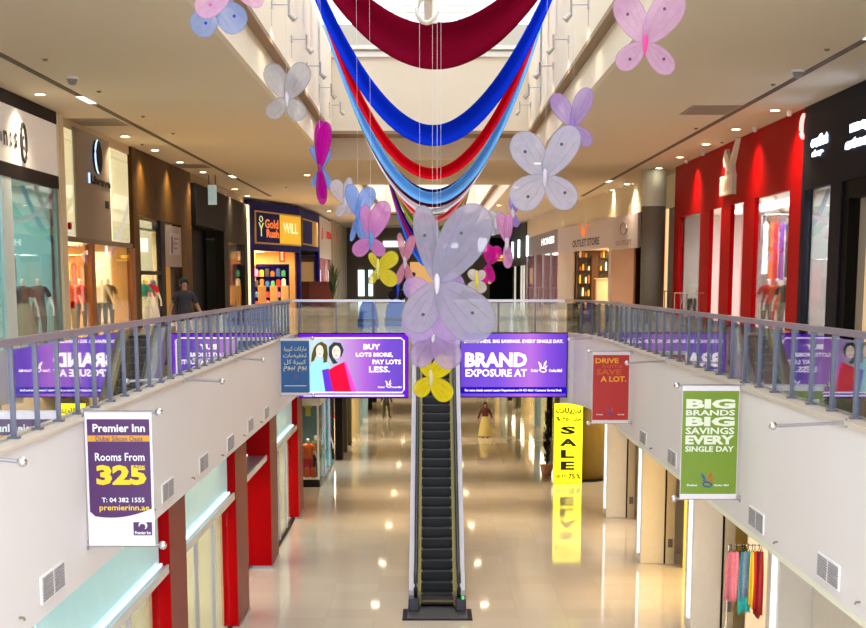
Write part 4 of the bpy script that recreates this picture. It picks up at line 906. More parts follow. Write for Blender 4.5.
# display window shop and the shops beyond, to the far end
t = thing('display_shopfront', (-5, 66, ZL), 'lower left corner display window with dark base and steel frame', 'shopfront')
dw = Plane(-5.5, 67.8, -4.5, 67.8); ds = Plane(-4.5, 67.8, -4.5, 77.6); dr = Plane(-5.55, 60.7, -5.55, 67.7)
panel(t, 'header', dw, 0, 1, -5.0, ZFL, white, -.1, .06); panel(t, 'base', dw, 0, 1, ZL, ZL + .3, dark, -.1, .08); panel(t, 'ledge', dw, .08, .92, ZL + .301, ZL + .36, white, -.5, .0)
for s0 in (0, .92): panel(t, 'post', dw, s0, s0 + .08, ZL + .3, -5.001, white, -.05, .06)
panel(t, 'window_pane', dw, .081, .919, ZL + .361, -5.001, shopglass, .02, .04)
panel(t, 'side_header', ds, .1, ds.L, -5.0, ZFL, white, -.1, .05); panel(t, 'side_base', ds, .1, ds.L, ZL, ZL + .12, steel, -.05, .05)
for s0 in (3.2, 6.5, 9.6): panel(t, 'post', ds, s0, s0 + .12, ZL + .121, -5.001, steel if s0 < 9 else dark, -.05, .06)
for a0, a1 in ((.1, 3.18), (3.33, 6.48), (6.63, 9.58)): panel(t, 'window_pane', ds, a0, a1, ZL + .121, -5.001, shopglass, .0, .02)
panel(t, 'recess_window', dr, 0, dr.L, ZL, ZFL - .1, mat('pale teal glazing', (150, 180, 176), rough=.15), -.05, 0)
b = MB(); ds.box(b, 3.3, 3.4, ZL, -5.0, -3, -.1); struct('wall_display_back', b, mat('grey teal shop wall', (96, 126, 130)))
downlight(-5.0, 69.2, 'added downlight inside the lower corner display window', 'added display window lights', 160, z=-4.99, r=.08)  # lamp added to light the display, no fixture known there
room('wall_lower_shop', ds, 3.5, 9.6, ZL, -5.0, 4, mat('grey teal shop wall', (96, 126, 130)), power=130, col=(235, 245, 250))
wf = Plane(-4.45, 77.7, -3.6, 155)
t = thing('far_lower_shopfront', (-4, 100, ZL), 'lower left shop windows with dark and pale posts running to the far end', 'shopfront')
panel(t, 'header', wf, 0, wf.L, -4.9, ZFL - .01, mat('pale header', (190, 176, 150)), 0, .15)
postc = [dark, mat('blue grey post', (120, 150, 170)), mat('sand post', (180, 160, 120)), mat('dark olive post', (70, 64, 40))]
ps = [.5, 4, 7.5, 12, 15, 19, 25, 31, 38, 46, 55, 65, 75]
for i, s0 in enumerate(ps): panel(t, 'post', wf, s0, s0 + (.35 if i % 2 else .6), ZL, -4.901, postc[(i * 3 + (i // 2)) % 4], 0, .35)
for i, (a0, a1) in enumerate(zip(ps[:-1], ps[1:])): panel(t, 'window_pane', wf, a0 + .65, a1 - .02, ZL, -4.901, shopglass, .02, .05)
room('wall_lower_shop', wf, .6, 30, ZL, -4.9, 3, mat('sand shop wall', (176, 160, 124)), power=260, col=(255, 235, 200))
room('wall_lower_shop', wf, 30.3, 76, ZL, -4.9, 3, mat('ochre shop wall', (190, 168, 110)), power=340, col=(255, 232, 190))

# ---------------------------------------------------------------- lower floor, right: white portal piers
portal = mat('off white portal paint', (218, 210, 198), rough=.35)
nm = ['nearest, at the right edge', 'second, left of the clothes rail', 'third, right of the yellow shop', 'farthest, by the olive column']
for i, D in enumerate((31, 40.8, 50.6, 60.4)):
    y = D - 1.57
    t = thing('white_pier', (6.7, y, ZL), 'white portal pier under the right balcony, %s' % nm[i], 'pier', 'white portal piers')
    MB().box(6.25, 6.95, y, y + 1.1, ZL, ZFR - .02).build('shaft', portal, t, bevel=.02)
    MB().box(6.951, 7.0, y + .02, y + .3, ZL, ZFR - .03).build('dark_joint', dark, t)
    MB().box(7.001, 7.25, y - .02, y + .5, ZL, ZFR - .03).build('jamb', mat('beige jamb', (206, 190, 160)), t)
    MB().box(6.2, 6.249, y + .2, y + .45, ZL + .3, ZFR - .6).build('edge_light', mat('cool edge light', (226, 240, 250), emit=.8), t)
    MB().box(7.06, 7.2, y - .05, y - .021, ZL + .5, ZL + .75).build('switch_plate', mat('grey switch plate', (110, 100, 96)), t)
struct('ceiling_right_colonnade', MB().box(5.3, 14, 10, 70, ZFR - .021, ZFR - .001), white) if False else None
struct('trim_13', MB().box(5.15, 5.5, 8, 46, ZFR - .12, ZFR - .021), mat('white soffit trim', (226, 226, 206)))
rw = Plane(7.3, 75, 7.3, 20)
for i, (y0, y1, m, c_, pw) in enumerate(((20, 28.6, creamp, (255, 238, 210), 50), (31.5, 38.4, mat('cream inner wall', (222, 208, 184)), (255, 242, 222), 60), (41.3, 48.2, mat('yellow inner wall', (240, 214, 120)), (255, 226, 150), 95), (51.1, 58.0, mat('cream inner wall', (222, 208, 184)), (255, 238, 210), 60), (61, 74, mat('cream inner wall', (222, 208, 184)), (255, 238, 210), 60))):
    room('wall_lower_shop', rw, 75 - y1, 75 - y0, ZL, ZFR - .1, 5, m, power=pw, col=c_)
    t = thing('portal_lintel', (7.3, (y0 + y1) / 2, -4.6), 'white lintel over the lower right shop opening, %s' % ['nearest', 'second', 'third', 'fourth', 'farthest'][i], 'lintel', 'portal lintels'); MB().box(7.26, 7.4, y0 - .3, y1 + .3, -4.6, ZFR - .03).build('beam', portal, t)
    if i == 0: MB().box(7.2, 7.3, 20, 28.5, ZL, ZFR - .1)
# panels closing the nearest bay (grey cream board with a dark joint)
t = thing('cream_hoarding', (6.9, 26, ZL), 'pale grey cream hoarding panels with a dark joint at the lower right corner', 'hoarding')
MB().box(6.85, 6.95, 24, 29.4, ZL, ZFR - .03).build('panel', portal, t); MB().box(6.84, 6.95, 23.9, 23.99, ZL, ZFR - .03).build('joint', dark, t); MB().box(6.85, 6.95, 18, 23.8, ZL, ZFR - .03).build('panel', portal, t)
# dark object by the yellow shop
p = P(686, 500, Y=44); t = thing('black_bag', (p.x + .1, 44, -6.4), 'shiny black rounded armchair in the yellow lit shop', 'armchair')
t.location.z = ZL; 
b = MB(); b.box(7.7, 9.3, 43.6, 44.4, ZL + .1, ZL + .55); b.build('seat', black, t, bevel=.12)
b = MB(); b.box(7.7, 9.3, 44.4, 44.7, ZL + .1, ZL + 1.2); b.build('backrest', black, t, bevel=.14); t.name = 'armchair'
for x in (7.6, 9.2): b = MB(); b.box(x, x + .22, 43.55, 44.5, ZL + .1, ZL + .8); b.build('armrest', black, t, bevel=.08)
for x in (7.7, 9.2):
    for y in (43.7, 44.5): b = MB(); b.tube([(x + .05, y, ZL), (x + .05, y, ZL + .12)], .03, 8); b.build('foot', steel, t)
# clothes rail with hanging clothes
ry = 37.6; xa, xb = P(727, 590, Y=ry).x, P(766, 590, Y=ry).x; zt = P(740, 545, Y=ry).z
t = thing('clothes_rail', ((xa + xb) / 2, ry, ZL), 'chrome clothes rail in the lower right shop opening', 'clothes rail')
MB().tube([(xa, ry, zt), (xb + .3, ry, zt)], .02, 8).build('top_bar', chrome, t); MB().tube([(xa, ry, ZL + .25), (xb + .3, ry, ZL + .25)], .02, 8).build('bottom_bar', chrome, t)
for x in (xa, xb + .3):
    MB().tube([(x, ry, ZL + .08), (x, ry, zt)], .02, 8).build('upright', chrome, t); MB().tube([(x, ry - .25, ZL + .06), (x, ry + .25, ZL + .06)], .02, 8).build('foot', chrome, t)
    for s in (-1, 1): MB().ball((x, ry + s * .25, ZL + .04), .04, 8).build('castor', black, t)
clo = [((150, 62, 84), 'pink patterned', 726.5, 735, 601), ((160, 74, 96), 'rose patterned', 733, 739, 600), ((30, 26, 36), 'black patterned', 738, 746, 599), ((50, 80, 110), 'dark blue patterned', 742, 748, 598), ((20, 160, 170), 'teal', 740, 748, 612), ((30, 180, 186), 'turquoise', 745, 751, 611), ((206, 176, 30), 'mustard', 750, 754, 607), ((170, 20, 30), 'red', 752, 757, 609), ((122, 12, 26), 'dark red', 756, 762, 616), ((134, 14, 28), 'crimson', 759, 763.5, 617)]
for i, (c_, nm_, x0, x1, yb) in enumerate(clo):
    y = ry - .12 + .03 * (i % 3); a, c2 = P(x0, 560, Y=y).x, P(x1, 560, Y=y).x; zb = P(x0, yb, Y=y).z; ztop = zt - .06
    t2 = thing('hanging_dress', ((a + c2) / 2, y, zb), nm_ + ' dress hanging on the chrome clothes rail', 'clothes', 'dresses on the clothes rail')
    b = MB(); n = 8; vs = []
    for r_ in range(6):
        f = r_ / 5; z = ztop - .08 - (ztop - .08 - zb) * f; w_ = (.8 + .45 * min(1, f * 3))
        for k in range(n + 1):
            u = k / n; x = (a + c2) / 2 + (u - .5) * (c2 - a) * w_; vs.append((x, y + .02 * math.sin(u * 8 + i) * (.3 + f) - .02, z + .05 * math.sin(u * 6 + i) * f))
    for k in range(n + 1): vs.append(V(vs[5 * (n + 1) + k]) + V((0, .06, 0)))
    for k in range(n + 1): vs.append(V(vs[k]) + V((0, .06, 0)))
    m_ = n + 1; fs = [(r_ * m_ + k, (r_ + 1) * m_ + k, (r_ + 1) * m_ + k + 1, r_ * m_ + k + 1) for r_ in range(7) for k in range(n)]
    b.add(vs, fs); cm = mat('cloth ' + nm_, c_, rough=.8, scale=28 if 'patterned' in nm_ else 5, c2=tuple(min(255, v + 70) for v in c_) if 'patterned' in nm_ else None); b.build('fabric', cm, t2, smooth=True)
    b = MB(); b.tube([((a + c2) / 2, y, zt + .04), ((a + c2) / 2, y, ztop)], .008, 5); b.tube([(a + .02, y, ztop - .1), ((a + c2) / 2, y, ztop), (c2 - .02, y, ztop - .1)], .01, 5); b.build('hanger', black, t2)

# ---------------------------------------------------------------- olive column with the lit SALE sign
cy_ = 70.5; cxx = P(579.5, 470, Y=cy_).x; olive = mat('olive ochre column wrap', (122, 96, 6), rough=.45)
t = thing('olive_column', (cxx, cy_, ZL), 'wide olive yellow column under the right end of the bridge', 'column')
MB().lathe((cxx, cy_, ZL), [(1.08, .1), (1.08, -ZL + ZFL - .02)], 36).build('wrap', olive, t, smooth=True); MB().lathe((cxx, cy_, ZL), [(1.12, 0), (1.12, .1)], 36).build('skirting', dark, t)
sy_ = 69.0; a = P(553.5, 483, Y=sy_); c = P(583, 403.5, Y=sy_); sp = Plane(a.x, sy_, c.x, sy_); W = c.x - a.x; z0, z1 = a.z, c.z; H = z1 - z0
t = thing('sale_sign', ((a.x + c.x) / 2, sy_, ZL), 'tall glowing yellow SALE sign standing before the olive column', 'sign')
panel(t, 'face', sp, 0, W, z0, z1, mat('glowing yellow face', (246, 238, 24), emit=1.15, var=.02), -.1, 0); panel(t, 'casing', sp, -.03, W + .03, ZL, z1 + .03, dark, -.22, -.101)
b = MB(); f = lambda v: z1 - H * v
for tx, a0, a1, f0, f1, bo in (('S', .22, .76, .285, .385, .05), ('A', .18, .82, .44, .535, .05), ('L', .24, .72, .58, .685, .05), ('E', .24, .74, .725, .835, .05), ('up to', .05, .46, .885, .95, .03), ('75', .52, .76, .88, .95, .04), ('%', .8, .96, .88, .95, .03), (AR[4], .05, .95, .05, .14, .04), (AR[5], .06, .94, .16, .235, .04)):
    letters(b, sp, tx, W * a0, W * a1, f(f1), f(f0), .012, bo)
b.build('lettering', mat('dark sale letters', (40, 34, 6)), t)
# slim dark plant in a pot beside it
p = P(546.5, 476, Z=ZL); t = thing('potted_plant', p, 'slim dark tall plant in a terracotta pot left of the glowing SALE sign', 'plant')
MB().lathe(p, [(.2, 0), (.28, .5), (.24, .5)], 14).build('pot', mat('pinkish terracotta pot', (206, 140, 100)), t, smooth=True)
b = MB(); rr = random.Random(5)
for i in range(90):
    z = .5 + rr.random() * 2.1; a_ = rr.random() * 6.28; r_ = .2 * (1 - abs(z - 1.4) / 2.2); q = p + V((0, 0, z)); e = q + V((math.cos(a_) * r_, math.sin(a_) * r_, .3)); sd = V((-math.sin(a_), math.cos(a_), 0)) * .06; mid = (q + e) / 2 + V((math.cos(a_), math.sin(a_), 0)) * .05
    b.add([q, mid - sd, e, mid + sd], [(0, 1, 2, 3)])
b.tube([p + V((0, 0, .4)), p + V((0, 0, 2.4))], .035, 6); b.build('foliage', mat('very dark leaf', (44, 40, 24)), t)
# far right lower shops
wg = Plane(4.6, 158, 6.9, 78)
t = thing('far_lower_shopfront', (6, 110, ZL), 'far lower right shop windows with dark posts beyond the olive column', 'shopfront')
panel(t, 'header', wg, 0, wg.L, -4.9, ZFL - .01, mat('pale header', (190, 176, 150)), 0, .15)
ps = [2, 12, 20, 27, 33, 40, 47, 54, 61, 68, 76]
for i, s0 in enumerate(ps): panel(t, 'post', wg, s0, s0 + (.4 if i % 2 else .7), ZL, -4.901, postc[(i * 3 + 1) % 4], 0, .3)
for a0, a1 in zip(ps[:-1], ps[1:]): panel(t, 'window_pane', wg, a0 + .75, a1 - .02, ZL, -4.901, shopglass, .02, .05)
room('wall_lower_shop', wg, 2, 79, ZL, -4.9, 3, mat('ochre shop wall', (190, 168, 110)), power=380, col=(255, 232, 190))

# lamps added under the bridge and beyond to light the floor; balcony lamps
gi = 0
for y in (58, 66, 76, 88, 102, 118, 136):
    for x in (-2.2, 2.2):
        downlight(x, y, 'added round downlight in the lower ceiling beyond the screens, %s row, %s one' % (['nearest', 'second', 'third', 'fourth', 'fifth', 'sixth', 'farthest'][(58, 66, 76, 88, 102, 118, 136).index(y)], 'left' if x < 0 else 'right'), 'added lower ceiling downlights', LOW, z=ZFL, r=.18)
for y in (24, 34, 44, 54): downlight(6.0, y, 'round downlight under the right balcony, %s' % ['nearest', 'second', 'third', 'farthest'][(24, 34, 44, 54).index(y)], 'right balcony soffit downlights', LOW * .5, z=ZFR, r=.12)
for y in (72, 90, 112, 134):
    for x in (-4.5, 4.5): downlight(x, y, 'downlight in the ceiling beyond the bridge, %s row, %s one' % (['nearest', 'second', 'third', 'farthest'][(72, 90, 112, 134).index(y)], 'left' if x < 0 else 'right'), 'far upper downlights', DL, z=ZC)

# ---------------------------------------------------------------- escalator
bx = .185; y0, y1 = 40.6, 56.6               # lower and upper landing ends
zb, zt_ = ZL, ZU; yi0 = 43.2; yi1 = yi0 + (zt_ - zb) / math.tan(math.radians(30))
def ez(y): return zb + max(0, min(zt_ - zb, (y - yi0) * math.tan(math.radians(30))))
t = thing('escalator', (bx, y0, ZL), 'long dark escalator rising from the lower floor to the bridge between two screens', 'escalator')
MB().box(bx - .87, bx + .87, y0, y0 + 1.35, ZL, ZL + .03).build('landing_frame', dark, t); MB().box(bx - .75, bx + .75, y0 + .06, y0 + 1.6, ZL + .031, ZL + .045).build('landing_plate', mat('ribbed landing steel', (92, 88, 90), rough=.35, metal=.7), t)
prof = [(y0 + 1.4, .1), (yi0, .1)] + [(yi0 + (yi1 - yi0) * k / 6, .1) for k in range(1, 7)] + [(y1, .1)]
for s in (-1, 1):
    b = MB()                                # outer deck and skirt
    pts = [(y, ez(y) + .28) for y, _ in prof]
    for (ya, za), (yb_, zb_) in zip(pts[:-1], pts[1:]):
        x0, x1 = sorted((bx + s * .56, bx + s * .735))
        b.hexa([(x0, ya, za - .9 if ya > yi0 else za - .28), (x1, ya, za - .9 if ya > yi0 else za - .28), (x1, yb_, zb_ - .9), (x0, yb_, zb_ - .9), (x0, ya, za), (x1, ya, za), (x1, yb_, zb_), (x0, yb_, zb_)])
    b.build('outer_deck', mat('satin silver deck', (170, 166, 168), rough=.38, metal=.8), t)
    b = MB()
    for (ya, za), (yb_, zb_) in zip(pts[:-1], pts[1:]):
        x0, x1 = sorted((bx + s * .42, bx + s * .56))
        b.hexa([(x0, ya, za - .2), (x1, ya, za - .2), (x1, yb_, zb_ - .2), (x0, yb_, zb_ - .2), (x0, ya, za - .02), (x1, ya, za - .02), (x1, yb_, zb_ - .02), (x0, yb_, zb_ - .02)])
    b.build('inner_skirt', mat('bronze skirt', (120, 108, 60), rough=.3, metal=.7), t)
    b = MB(); xg = bx + s * .55
    for (ya, za), (yb_, zb_) in zip(pts[:-1], pts[1:]):
        b.hexa([(xg - .008, ya, za), (xg + .008, ya, za), (xg + .008, yb_, zb_), (xg - .008, yb_, zb_), (xg - .008, ya, za + .64), (xg + .008, ya, za + .64), (xg + .008, yb_, zb_ + .64), (xg - .008, yb_, zb_ + .64)])
    b.build('glass_balustrade', railglass, t)
    hp = [(xg, y + 0, ez(y) + .28 + .68) for y, _ in prof]; nose = [(xg, y0 + 1.4 - .32 * math.sin(a), ZL + .62 + .34 * math.cos(a)) for a in [math.pi * k / 8 for k in range(0, 9)]][::-1]
    MB().tube(nose + hp, .052, 8, sx=1.0, sz=.7).build('handrail', mat('black rubber handrail', (16, 14, 20), rough=.4), t, smooth=True)
    x0, x1 = sorted((bx + s * .46, bx + s * .73)); MB().box(x0, x1, y0 + .95, y0 + 1.5, ZL + .031, ZL + .36).build('newel_box', mat('dark newel', (48, 48, 60), rough=.3, metal=.4), t, bevel=.03)
stepm = mat('dark grooved step', (13, 12, 15), rough=.45, metal=.3); edge = mat('worn step edge', (62, 58, 60), rough=.4, metal=.3)
k = 0; y = yi0
while y < yi1 - .1:
    z = ez(y) + .14
    b = MB(); b.box(bx - .415, bx + .415, y, y + .39, z - .3, z + .06); b.box(bx - .415, bx + .415, y - .006, y + .012, z + .03, z + .065, 1)
    for s in (-1, 1): b.box(bx + s * .4 - .014, bx + s * .4 + .014, y - .008, y + .1, z + .03, z + .07, 2)
    b.build('step', [stepm, edge, mat('yellow step mark', (170, 150, 40))], t); y += .4; k += 1
MB().box(bx - .415, bx + .415, y0 + 1.6, yi0, ZL + .1, ZL + .15).build('flat_step', stepm, t)
MB().box(bx - .415, bx + .415, y0 + 1.6, y0 + 1.75, ZL + .151, ZL + .175).build('comb_plate', mat('yellow brown comb', (120, 96, 50), metal=.4), t)
MB().box(bx - .735, bx + .735, yi1, y1, ZU - .9, ZU + .02).build('upper_truss', dark, t)
b = MB()
for (ya, za), (yb_, zb_) in zip(pts[1:-1], pts[2:]): b.hexa([(bx - .55, ya, za - 1.2), (bx + .55, ya, za - 1.2), (bx + .55, yb_, zb_ - 1.2), (bx - .55, yb_, zb_ - 1.2), (bx - .55, ya, za - .62), (bx + .55, ya, za - .62), (bx + .55, yb_, zb_ - .62), (bx - .55, yb_, zb_ - .62)])
b.build('truss', dark, t)
t_ = MB().box(bx + .63, bx + .67, y0 + .95, y0 + .98, ZL + .36, ZL + .42).build('status_lamp', mat('green status lamp', (40, 230, 60), emit=2), t)

# ---------------------------------------------------------------- draped fabric swags
def swag(name, label, col, Y, cx_, yo, ao, yi, ai, ytop, thick=.05, sheen=.5):
    """cloth strip hung across the light well: outer and inner edge curves (pixels), y = y0 - a dx^2"""
    n = 48; m = 5; vs = []; fs = []
    hw = math.sqrt((yo - ytop) / ao)
    for i in range(n + 1):
        u = -1 + 2 * i / n; dx = hw * u; o_ = yo - ao * dx * dx
        ii = yi - ai * dx * dx; w_ = o_ - ii; wmin = 3.0
        xo = cx_ + dx
        # inner edge is moved in along the normal near the ends, where the cloth is gathered
        sl = 2 * ao * dx; nl = math.hypot(1, sl); wn = max((yo - yi) * (1 - .62 * abs(u) ** 1.5), wmin)
        xi, yi_ = xo - wn * sl / nl, o_ - wn / nl
        for k in range(m + 1):
            f = k / m; px, py = xo + (xi - xo) * f, o_ + (yi_ - o_) * f
            p = P(px, py, Y=Y); p.y += .35 * math.sin(f * math.pi) * (1 - .5 * abs(u)) + .06 * math.sin(f * 9 + u * 4) + (f * .25)
            vs.append(p)
    for i in range(n):
        for k in range(m): fs.append((i * (m + 1) + k, (i + 1) * (m + 1) + k, (i + 1) * (m + 1) + k + 1, i * (m + 1) + k + 1))
    b = MB(); b.add(vs, fs)
    o = b.build(name, mat('cloth ' + label[:18], col, rough=.9, var=.06, scale=.8, spec=.05), label=label, cat='drape', smooth=True)
    s_ = o.modifiers.new('thickness', 'SOLIDIFY'); s_.thickness = .02
    return o
swag('draped_cloth', 'wide maroon cloth swag, highest and nearest of the drapes', (104, 0, 28), 50, 435, 69, .00655, 20.5, .0063, -42)
swag('draped_cloth', 'royal blue cloth swag hanging below the maroon one', (8, 48, 198), 53, 433.5, 145.5, .0104, 124.5, .0092, -40)
swag('draped_cloth', 'bright red cloth swag hanging below the royal blue one', (206, 4, 28), 56.5, 433, 179, .0134, 168, .011, -10)
swag('draped_cloth', 'navy cloth swag showing as a thin line above the pale blue one', (28, 40, 130), 60.5, 433, 195, .0145, 189.5, .0145, 20)
swag('draped_cloth', 'pale blue cloth swag hanging under the bright red one', (110, 176, 236), 60, 433, 203.5, .0151, 192.5, .0135, 15)
swag('draped_cloth', 'dark maroon cloth swag just below the pale blue one', (88, 10, 44), 62, 432.5, 207, .0158, 202, .015, 60)
swag('draped_cloth', 'thin white cloth swag below the dark maroon one', (226, 220, 224), 63, 432, 213.5, .0172, 208, .017, 90)
swag('draped_cloth', 'salmon pink cloth swag low in the middle of the drapes', (222, 110, 122), 92, 432, 222.5, .0235, 217, .021, 178)
swag('draped_cloth', 'olive green cloth swag below the pink one', (120, 130, 44), 97, 432, 237, .033, 230, .031, 178)
swag('draped_cloth', 'purple and navy cloth swag under the olive one', (60, 26, 110), 102, 430, 248, .039, 243, .037, 180)
swag('draped_cloth', 'dark red cloth swag low in the row behind the large grey butterfly', (150, 10, 40), 106, 430, 254, .041, 249, .039, 183)
swag('draped_cloth', 'bright blue cloth swag, lowest and farthest of the drapes', (40, 96, 200), 112, 430, 268, .05, 262, .048, 185)

# ---------------------------------------------------------------- butterflies on threads
def frame_ring(P0, axis, acr, L, Wd, tipw):
    pts = []
    for i in range(28):
        t_ = 2 * math.pi * i / 28; a = (1 - math.cos(t_)) / 2; c = math.sin(t_) * .5 * (1 + tipw * (a - .5))
        bow = .06 * math.sin(a * math.pi)
        pts.append(P0 + axis * (L * a) + acr * (Wd * c))
    return pts
def butterfly(label, Y, col, body, wings, bcol=(200, 190, 200), op=.72, spots=None, top=9.0, fold=.18, thread=True):
    B0 = P(body[0], body[1], Y=Y); ppm = F / (Y) ; t = thing('butterfly', B0, label, 'butterfly decoration')
    gm = gauze('gauze %d %d %d' % col, col, op); wire = mat('wing wire %d %d %d' % col, tuple(int(v * .76) for v in col), rough=.5); sm = mat('sequin %d %d %d' % (spots or (90, 80, 100)), spots or (90, 80, 100), rough=.2)
    bm_ = mat('butterfly body %d %d %d' % bcol, bcol, rough=.6)
    b = MB(); h = .1 + 5 / ppm; b.tube([B0 + V((0, -.02, -h)), B0 + V((0, -.03, -h * .4)), B0 + V((0, -.03, .3 * h)), B0 + V((0, -.02, h))], [.012, .035, .04, .015], 8); b.build('body', bm_, t, smooth=True)
    for nm_, tip, wd in wings:
        T = P(tip[0], tip[1], Y=Y); d = T - B0; L_ = d.length; ax = d.normalized()
        dy = fold * L_ * (1 if nm_[1] == 'L' else -1) * (.6 if nm_[0] == 'L' else 1)
        axis = (d + V((0, dy, 0))); L2 = axis.length; axn = axis.normalized()
        acr = V((-ax.z, 0, ax.x)); w_ = wd / ppm
        ring = frame_ring(B0 + V((0, -.02, 0)), axn, acr, L2, w_, .55)
        cen = B0 + axn * (L2 * .55) + V((0, -.06, 0))
        b = MB(); n = len(ring); mid = [cen + (p - cen) * .5 + V((0, -.02, 0)) for p in ring]
        b.add(ring + mid + [cen], [(i, (i + 1) % n, n + (i + 1) % n, n + i) for i in range(n)] + [(n + i, n + (i + 1) % n, 2 * n) for i in range(n)])
        wing = b.build('upper_wing' if nm_[0] == 'U' else 'lower_wing', gm, t, smooth=True)
        r_ = max(.005, .4 / ppm)
        b = MB(); b.tube(ring, r_, 5, closed=True)
        for f, o_ in ((.82, .28), (.9, -.05), (.78, -.3)):
            e = B0 + axn * (L2 * f) + acr * (w_ * o_); m_ = B0 + axn * (L2 * f * .5) + acr * (w_ * o_ * .75)
            b.tube([B0 + V((0, -.02, 0)), m_ + V((0, -.07, 0)), e + V((0, -.05, 0))], r_ * .45, 4)
        b.build('wire_frame', wire, wing)
        if spots:
            b = MB()
            for f, o_ in ((.62, .1),): b.ball(B0 + axn * (L2 * f) + acr * (w_ * o_) + V((0, -.09, 0)), 1.6 / ppm, 8)
            b.build('sequins', sm, wing)
    if thread:
        b = MB(); b.tube([B0 + V((0, -.02, 0)), V((B0.x, B0.y - .02, top))], .002, 4); b.build('thread', mat('nylon thread', (225, 222, 215)), t)
g_, gs = (188, 184, 196), (84, 80, 98)
butterfly('large pale grey gauze butterfly hanging in the centre, largest of all', 22, (160, 154, 174), (437, 283), [('UL', (421, 205), 24), ('UR', (482, 207), 44), ('LL', (410, 331), 33), ('LR', (488, 336), 46)], op=.8, spots=gs, top=9.8)
butterfly('lavender gauze butterfly directly behind the large grey one', 24, (186, 156, 214), (436, 297), [('UL', (404, 284), 22), ('UR', (462, 278), 22), ('LL', (410, 338), 34), ('LR', (458, 338), 36)], op=.7, top=9.8, thread=False)
butterfly('lilac gauze butterfly between the big screens above the yellow one', 27, (186, 158, 206), (433, 334), [('UL', (409, 338), 22), ('UR', (461, 338), 26), ('LL', (416, 366), 22), ('LR', (456, 366), 26)], op=.72, top=9.8, thread=False)
butterfly('bright yellow butterfly hanging lowest, over the escalator', 29, (236, 214, 30), (431, 378), [('UL', (423, 360), 12), ('UR', (450, 357), 18), ('LL', (416, 395), 16), ('LR', (450, 399), 19)], op=.86, bcol=(210, 200, 150), top=9.8, thread=False)
butterfly('silvery white butterfly with dark sequins right of the drapes', 27, (190, 187, 206), (545, 177), [('UL', (517, 133), 30), ('UR', (574, 128), 27), ('LL', (514, 205), 30), ('LR', (573, 206), 26)], op=.82, spots=gs)
butterfly('lavender butterfly on the right below the wall spotlights', 32, (180, 152, 216), (573, 126), [('UL', (554, 94), 17), ('UR', (588, 89), 17), ('LL', (557, 139), 12), ('LR', (590, 145), 14)], op=.78, bcol=(150, 110, 190))
butterfly('soft pink butterfly with a hot pink body at the upper right', 26, (216, 170, 206), (645, 43), [('UL', (621, -6), 27), ('UR', (678, -6), 30), ('LL', (618, 67), 20), ('LR', (671, 73), 20)], op=.78, bcol=(240, 70, 150), spots=(120, 60, 110))
butterfly('pale blue butterfly at the upper left with deep blue wing tips', 27, (150, 172, 226), (217, 2), [('UL', (196, -32), 24), ('UR', (244, -34), 26), ('LL', (196, 34), 25), ('LR', (243, 30), 27)], op=.76, bcol=(90, 110, 180), spots=(30, 60, 200))
butterfly('pale pink butterfly overlapping the blue one at the upper left', 25, (226, 172, 206), (232, -12), [('UL', (206, -40), 22), ('UR', (262, -42), 22), ('LL', (196, 12), 24), ('LR', (263, 5), 14)], op=.76, spots=(240, 80, 150))
butterfly('light grey gauze butterfly on the left before the white band', 30, (182, 180, 184), (287, 99), [('UL', (268, 64), 20), ('UR', (306, 65), 21), ('LL', (268, 116), 16), ('LR', (303, 119), 17)], op=.74)
butterfly('vivid magenta butterfly seen side on, on the left', 31, (188, 8, 150), (320, 168), [('UL', (319, 118), 11), ('UR', (328, 124), 13), ('LL', (322, 204), 10), ('LR', (324, 200), 7)], op=.96, bcol=(140, 0, 110), fold=.5)
butterfly('light blue butterfly half hidden behind the magenta one', 34, (126, 166, 236), (322, 168), [('UL', (311, 146), 6), ('UR', (330, 150), 6), ('LL', (312, 186), 5), ('LR', (332, 190), 6)], op=.9, bcol=(80, 120, 200))
butterfly('small whitish butterfly left of the sky blue pair', 33, (206, 196, 206), (345, 203), [('UL', (333, 180), 13), ('UR', (350, 178), 8), ('LL', (337, 216), 8), ('LR', (350, 214), 6)], op=.86, thread=False)
butterfly('sky blue butterfly with pointed tail wings on the left', 30, (128, 166, 236), (358, 216), [('UL', (349, 184), 13), ('UR', (372, 188), 15), ('LL', (351, 241), 5), ('LR', (366, 240), 12)], op=.86, bcol=(90, 130, 220))
butterfly('pink and lilac butterfly beside the sky blue one', 29, (208, 132, 196), (371, 239), [('UL', (364, 205), 12), ('UR', (386, 202), 18), ('LL', (354, 254), 14), ('LR', (383, 255), 12)], op=.84, bcol=(60, 140, 190))
butterfly('small yellow butterfly low on the left by the far windows', 34, (232, 216, 60), (378, 269), [('UL', (370, 253), 7), ('UR', (397, 254), 14), ('LL', (370, 284), 7), ('LR', (396, 284), 14)], op=.84, bcol=(220, 210, 120), thread=False)
butterfly('slim pink butterfly just left of the large grey one', 36, (226, 150, 176), (405, 262), [('UL', (399, 233), 6), ('UR', (413, 236), 8), ('LL', (397, 284), 7), ('LR', (412, 286), 7)], op=.84, thread=False)
butterfly('black and blue butterfly low behind the bridge handrail line', 38, (28, 24, 34), (398, 290), [('UL', (390, 282), 7), ('UR', (415, 273), 6), ('LL', (389, 298), 8), ('LR', (404, 299), 8)], op=.96, bcol=(20, 50, 180), thread=False)
butterfly('small white butterfly behind the pink one, right of centre', 35, (210, 206, 214), (496, 224), [('UL', (490, 211), 8), ('UR', (501, 212), 7), ('LL', (491, 235), 8), ('LR', (499, 234), 7)], op=.8, thread=False)
butterfly('pink butterfly hanging right of the large grey one', 31, (220, 150, 200), (507, 243), [('UL', (500, 213), 10), ('UR', (509, 214), 8), ('LL', (508, 268), 9), ('LR', (511, 262), 5)], op=.86, thread=False)
